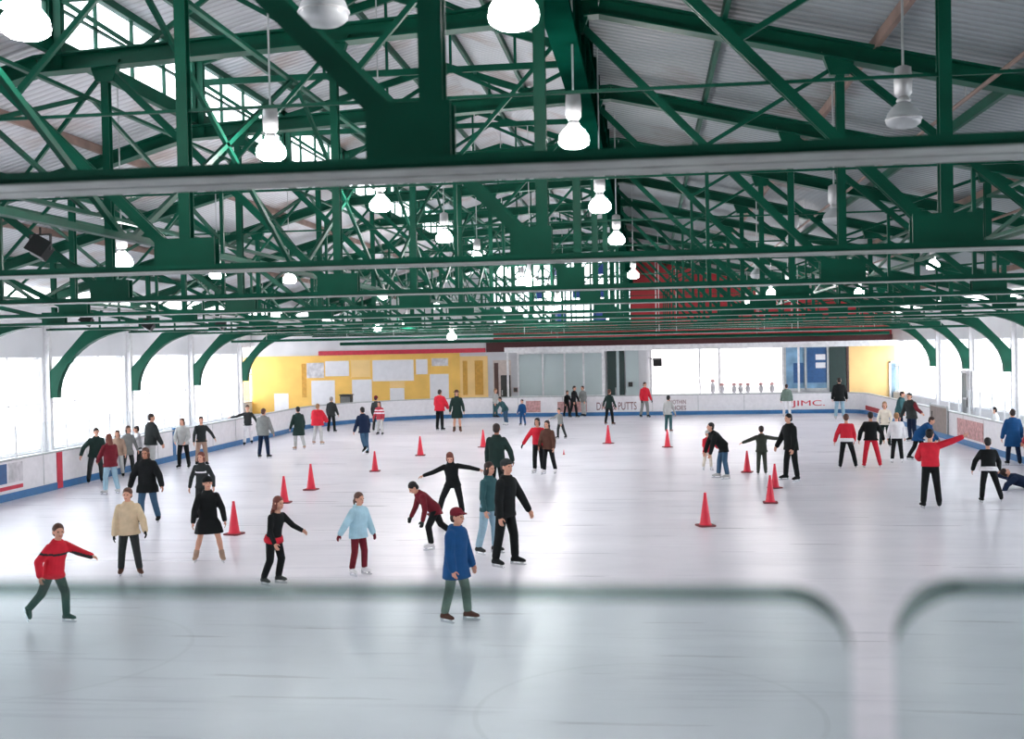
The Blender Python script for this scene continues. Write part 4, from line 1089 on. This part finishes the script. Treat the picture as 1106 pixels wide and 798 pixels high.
P(343, 480, 1.46, 165, 'person in a round red jacket and grey trousers seen from behind', 'red', 'lgrey', ('blond', 'short'), hem=.06, bulk=.062, skate='tan', legL=(6, 9, -10, 8), legR=(4, 9, -8, 7), armL=(24, 20, 60, -10), armR=(24, 20, 60, -10))
P(358, 467, 1.44, 170, 'person in black beside the round red jacket near the far left boards', 'char', 'black', ('grey', 'short'), hem=.06, bulk=.014, legL=(4, 8, -4, 7), legR=(0, 8, -6, 6))
P(397, 491, 1.56, -140, 'man in a dark jacket and blue jeans striding behind a red cone', 'navy', 'jean', ('black', 'short'), hem=.07, bulk=.014, lean=10, legL=(-28, 8, -50, 8), legR=(10, 5, -4, 3))
P(411, 470, 1.30, -10, 'person in a red and white patterned jacket near the far yellow wall', 'plaid', 'lgrey', ('brown', 'bob'), hem=.05, bulk=.012, stripes=[(.13, .17, -.2, .2, 'white'), (.22, .25, -.2, .2, 'white')])
P(406, 466, 1.44, 170, 'person in a dark coat and maroon hat behind the patterned jacket', 'char', 'char', ('dark', 'short'), hem=.08, hat=('beanie', 'maroon'))
P(475, 465, 1.66, 160, 'man in a red jacket and black trousers in front of the yellow wall', 'red', 'black', ('dark', 'short'), hem=.05, bulk=.034, legL=(2, 4, -4, 3), legR=(0, 4, -4, 3), armL=(20, 16, 50, -8), armR=(20, 16, 50, -8))
P(494, 467, 1.68, 10, 'woman in a long dark coat and brown brimmed hat near the yellow wall', 'dgreen', 'cream', ('brown', 'bob'), hem=.2, bulk=.008, bare=True, hat=('brim', 'brown'), skate='brown', legL=(2, 3, -2, 3), legR=(0, 3, -2, 3))
P(535, 451, 1.34, 60, 'thin person in pale blue and teal at the boards by the brown doorway', 'lgrey', 'teal', ('blond', 'short'), hem=.04, legL=(2, 3, -2, 3), legR=(0, 3, -2, 3))
P(547, 459, 1.30, -40, 'child in a teal jacket bending forward at the far boards', 'teal', 'jean', ('dark', 'short'), lean=42, hem=.06, bulk=.012, skate='white', armL=(20, 14, 30, 6), armR=(20, 14, 30, 6))
P(565, 460, 1.08, -20, 'small child in a bright blue jacket at the far boards', 'blue', 'blue', ('black', 'short'), hem=.08, bulk=.02, legL=(4, 8, -4, 8), legR=(-4, 10, -20, 10))
P(582, 511, 1.50, -14, 'girl in a red jacket and white skates skating arm in arm in the middle', 'red', 'black', ('black', 'bob'), hem=.02, bulk=.010, lean=4, armR=(6, 34, 14, 30), armL=(16, 14, 40, -10), legL=(2, 4, -4, 3), legR=(4, 4, -6, 3), skate='white', glove='black')
P(594, 512, 1.44, -20, 'girl in a dark maroon jacket beside the girl in red', 'brown', 'black', ('dark', 'bob'), hem=.06, bulk=.012, armR=(14, 10, 40, -6), legL=(-6, 8, -12, 8), legR=(6, 4, -2, 4), skate='white')
P(607, 474, 1.10, -40, 'small child in grey with one arm out near the far boards', 'grey', 'char', ('dark', 'short'), hem=.04, lean=10, armR=(30, 50, 30, 70), legL=(-8, 14, -14, 14), legR=(8, 10, -4, 6))
P(612, 450, 1.20, 40, 'child in black at the far boards, left of the tall dark figure', 'black', 'black', ('black', 'short'), hem=.06, lean=8)
P(619, 451, 1.46, 60, 'tall dark figure at the far boards below the glazed partition', 'black', 'black', ('black', 'short'), hem=.08, lean=8, legL=(14, 5, 2, 5), legR=(-8, 5, -18, 5))
P(631, 450, 1.42, -40, 'person in a grey jacket at the far boards beside the tall dark figure', 'grey', 'lgrey', ('black', 'short'), hem=.06, bulk=.01)
P(658, 459, 1.48, 150, 'skater in black in front of the lettered advert at the far boards', 'dgreen', 'black', ('brown', 'short'), hem=.06, lean=4, skate='brown', legL=(2, 9, -4, 9), legR=(4, 10, -6, 8), armL=(10, 30, 20, 24))
P(696, 451, 1.60, 30, 'person in a red jacket holding a dark bag arm at the far boards', 'red', 'grey', ('dark', 'short'), hem=.05, bulk=.014, glove='black')
P(722, 467, 1.38, 160, 'person in a grey jacket and teal trousers above a red cone', 'lgrey', 'teal', ('black', 'short'), hem=.05, skate='brown', legL=(2, 3, -4, 3), legR=(2, 3, -8, 3))
P(781, 517, 1.56, -78, 'person in black bending forward over a small child right of centre', 'black', 'jean', ('black', 'short'), lean=42, hem=.09, bulk=.014, armL=(18, 6, 14, -6), armR=(22, 8, 20, -6), legL=(2, 5, -10, 4), legR=(14, 5, 4, 4), head=(0, 20), skate='lgrey')
P(764, 508, 1.04, 20, 'small child in red with a black and white hat held by the bending adult', 'red', 'cream', ('black', 'short'), hem=.07, bulk=.02, hat=('beanie', 'lgrey'), armL=(20, 30, 60, 10), armR=(30, 14, 70, 0), skate='white')
P(823, 513, 1.24, 176, 'boy in dark olive with both arms stretched out', 'olive', 'olive', ('dark', 'short'), hem=.06, bulk=.014, armL=(0, 66, 0, 70), armR=(2, 80, 2, 88), legL=(0, 4, -4, 3), legR=(2, 4, -4, 3), skate='olive')
P(855, 519, 1.68, -60, 'man in black jacket and trousers standing right of the boy with stretched arms', 'black', 'black', ('black', 'short'), hem=.07, bulk=.022, lean=6, armL=(8, 12, 16, 6), armR=(16, 14, 30, 6), legL=(0, 9, -4, 9), legR=(6, 9, -2, 9))
P(850, 450, 1.42, 175, 'person in grey beige jacket and white trousers under the far blue window', 'sage', 'white', ('dark', 'short'), hem=.05, bulk=.022, skate='white')
P(907, 453, 1.76, 170, 'person in long black jacket and pale jeans by the far dark pier', 'black', 'ljean', ('dark', 'short'), hem=.09, bulk=.022, skate='lgrey')
P(916, 506, 1.46, 170, 'skater in a red jacket with a white hem and black trousers at right', 'red', 'black', ('brown', 'short'), hem=.03, bulk=.016, sash='white', armL=(2, 22, 6, 16), armR=(4, 12, 30, 0), legL=(0, 8, -4, 8), legR=(2, 16, -4, 12))
P(942, 505, 1.50, 172, 'skater in a black jacket and red trousers at right', 'black', 'red', ('black', 'short'), hem=.04, bulk=.016, armL=(4, 26, 10, 10), armR=(4, 28, 10, 16), legL=(0, 10, -4, 8), legR=(2, 14, -4, 12), skate='red')
P(956, 482, 1.42, -10, 'person in a cream top and dark trousers in the crowd behind the red trousers', 'cream', 'dgreen', ('blond', 'bob'), hem=.04, armL=(20, 12, 50, -10))
P(969, 500, 1.38, 174, 'person in a white jacket and black trousers in the right hand crowd', 'white', 'black', ('blond', 'short'), hem=.04, bulk=.016, legL=(0, 6, -4, 6), legR=(2, 6, -4, 5), skate='white')
P(970, 467, 1.50, 60, 'person in a teal jacket at the back of the right hand crowd', 'teal', 'navy', ('dark', 'short'), hem=.06, bulk=.02, lean=14, armL=(30, 20, 70, 0))
P(986, 477, 1.64, -50, 'tall dark figure with reddish sleeves at the back of the right hand crowd', 'char', 'navy', ('black', 'short'), hem=.06, bulk=.014, lean=10, armL=(30, 40, 20, 60), stripes=[(.0, .4, -.6, -.13, 'maroon')])
P(988, 497, 1.40, 64, 'person in a bright blue jacket stooping in the right hand crowd', 'blue', 'black', ('dark', 'short'), hem=.12, bulk=.03, lean=48, armL=(20, 14, 40, 6), armR=(20, 14, 40, 6), legL=(16, 10, -14, 10), legR=(-14, 8, -30, 8), skate='char')
P(1006, 549, 1.64, 176, 'man in a red jacket and black trousers raising his right arm', 'red', 'black', ('black', 'short'), hem=.02, bulk=.014, armR=(30, 116, 30, 118), armL=(26, 12, 70, -16), legL=(0, 6, -3, 5), legR=(2, 7, -3, 6), head=(30, 0))
P(1071, 543, 1.36, 172, 'child in a black jacket with a white belt at right', 'black', 'black', ('black', 'short'), hem=.03, bulk=.016, sash='white', lean=8, armL=(6, 30, 10, 14), armR=(10, 20, 30, 6), legL=(4, 8, -10, 6), legR=(8, 18, -6, 16))
P(1095, 499, 1.50, 176, 'person in a long blue coat at the right hand boards', 'blue', 'navy', ('dark', 'short'), hem=.2, bulk=.02, armL=(4, 16, 10, 10))
P(1116, 508, 1.46, -100, 'person in a red plaid jacket cut by the right edge of the picture', 'plaid', 'navy', ('brown', 'short'), hem=.05, bulk=.03, stripes=[(.10, .13, -.3, .3, 'maroon'), (.2, .23, -.3, .3, 'cream')])
P(1112, 528, 1.50, 90, 'person in navy fallen on the ice at the right edge', 'navy', 'navy', ('dark', 'short'), sit=True, lean=-72, hem=.06, bulk=.02, armL=(-104, 8, -112, 8), armR=(-60, 20, -30, 20), legL=(80, 8, 84, 6), legR=(82, 10, 70, 8), glove='black', head=(0, 30))
P(1077, 485, 1.32, -90, 'spectator in a white jacket with black gloves behind the right boards', 'white', 'lgrey', ('black', 'short'), hem=.06, bulk=.02, glove='black', on_ice=False)

# ------------------------------------------------------------------ viewing deck with tinted guard panels
mb = MB(); mb.mm((-3.2, NEARY, 2.0), (3.2, 1.25, 2.24)); struct(mb.build('floor_viewing_deck', RUBBER))
TINT = glass('tinted_guard_glass', (.865, .915, .91), .012, .1)
GASKET = glass('smoky_edge_trim', (.70, .78, .76), .02, .2, .22, srgb(112, 128, 124))
def guard(px_in, side, py_top, rad, label, Y=1.0):
    tr = atY(px_in, py_top, Y); z1 = tr.z; z0 = 2.30
    pts = []
    if side == 'right':      # panel to the left, rounded upper right corner
        xa, xb = tr.x - 1.3, tr.x
        pts = [(xa, z0), (xb, z0)] + [(xb - rad + rad * math.cos(t), z1 - rad + rad * math.sin(t)) for t in [PI / 2 * i / 14 for i in range(15)]] + [(xa, z1)]
    else:
        xa, xb = tr.x, tr.x + 1.3
        pts = [(xb, z1)] + [(xa + rad + rad * math.cos(t), z1 - rad + rad * math.sin(t)) for t in [PI / 2 + PI / 2 * i / 14 for i in range(15)]] + [(xa, z0), (xb, z0)]
    root = empty('guard_panel', ((xa + xb) / 2, Y, 2.24), label, 'guard panel', 'tinted guard panels of the viewing deck')
    inv = Vector((-(xa + xb) / 2, -Y, -2.24))
    mb = MB(); mb.prism([Vector((x, Y - .004, z)) + inv for (x, z) in pts], (0, .008, 0)); mb.build('pane', TINT, root)
    mb = MB()
    path = pts[3:] if side == 'right' else pts[:-3]
    for a, b in zip(path, path[1:]):
        t = max(.12, min(1, abs(b[0] - a[0]) / (Vector(a) - Vector(b)).length * 1.15))
        mb.bar(Vector((a[0], Y, a[1])) + inv, Vector((b[0], Y, b[1])) + inv, .009 * t, .030 * t)
    mb.build('edge_trim', GASKET, root)
    mb = MB(); mb.mm((-.66, -.03, 0), (.66, .03, .09)); mb.build('base_shoe', GREY_STEEL, root)
guard(918, 'right', 641, .055, 'wide tinted guard panel with a rounded corner across the lower left')
guard(966, 'left', 633, .055, 'tinted guard panel with a rounded corner at the lower right')

# ------------------------------------------------------------------ daylight
W = bpy.data.worlds.new('world'); S.world = W; W.use_nodes = True
nt = W.node_tree; bg = nt.nodes['Background']
tc = nt.nodes.new('ShaderNodeTexCoord'); sx = nt.nodes.new('ShaderNodeSeparateXYZ'); rp = nt.nodes.new('ShaderNodeValToRGB')
nt.links.new(tc.outputs['Generated'], sx.inputs[0]); nt.links.new(sx.outputs['Z'], rp.inputs[0])
rp.color_ramp.elements[0].color = (.80, .80, .82, 1); rp.color_ramp.elements[1].color = (.93, .96, 1, 1)
nt.links.new(rp.outputs[0], bg.inputs['Color']); bg.inputs['Strength'].default_value = 5.0
S.view_settings.view_transform = 'Standard'; S.view_settings.look = 'None'; S.view_settings.gamma = 1
S.view_settings.use_curve_mapping = False
S.view_settings.exposure = 0.9
S.cycles.use_denoising = True
S.cycles.max_bounces = 10; S.cycles.diffuse_bounces = 6; S.cycles.transparent_max_bounces = 24
S.cycles.sample_clamp_indirect = 8
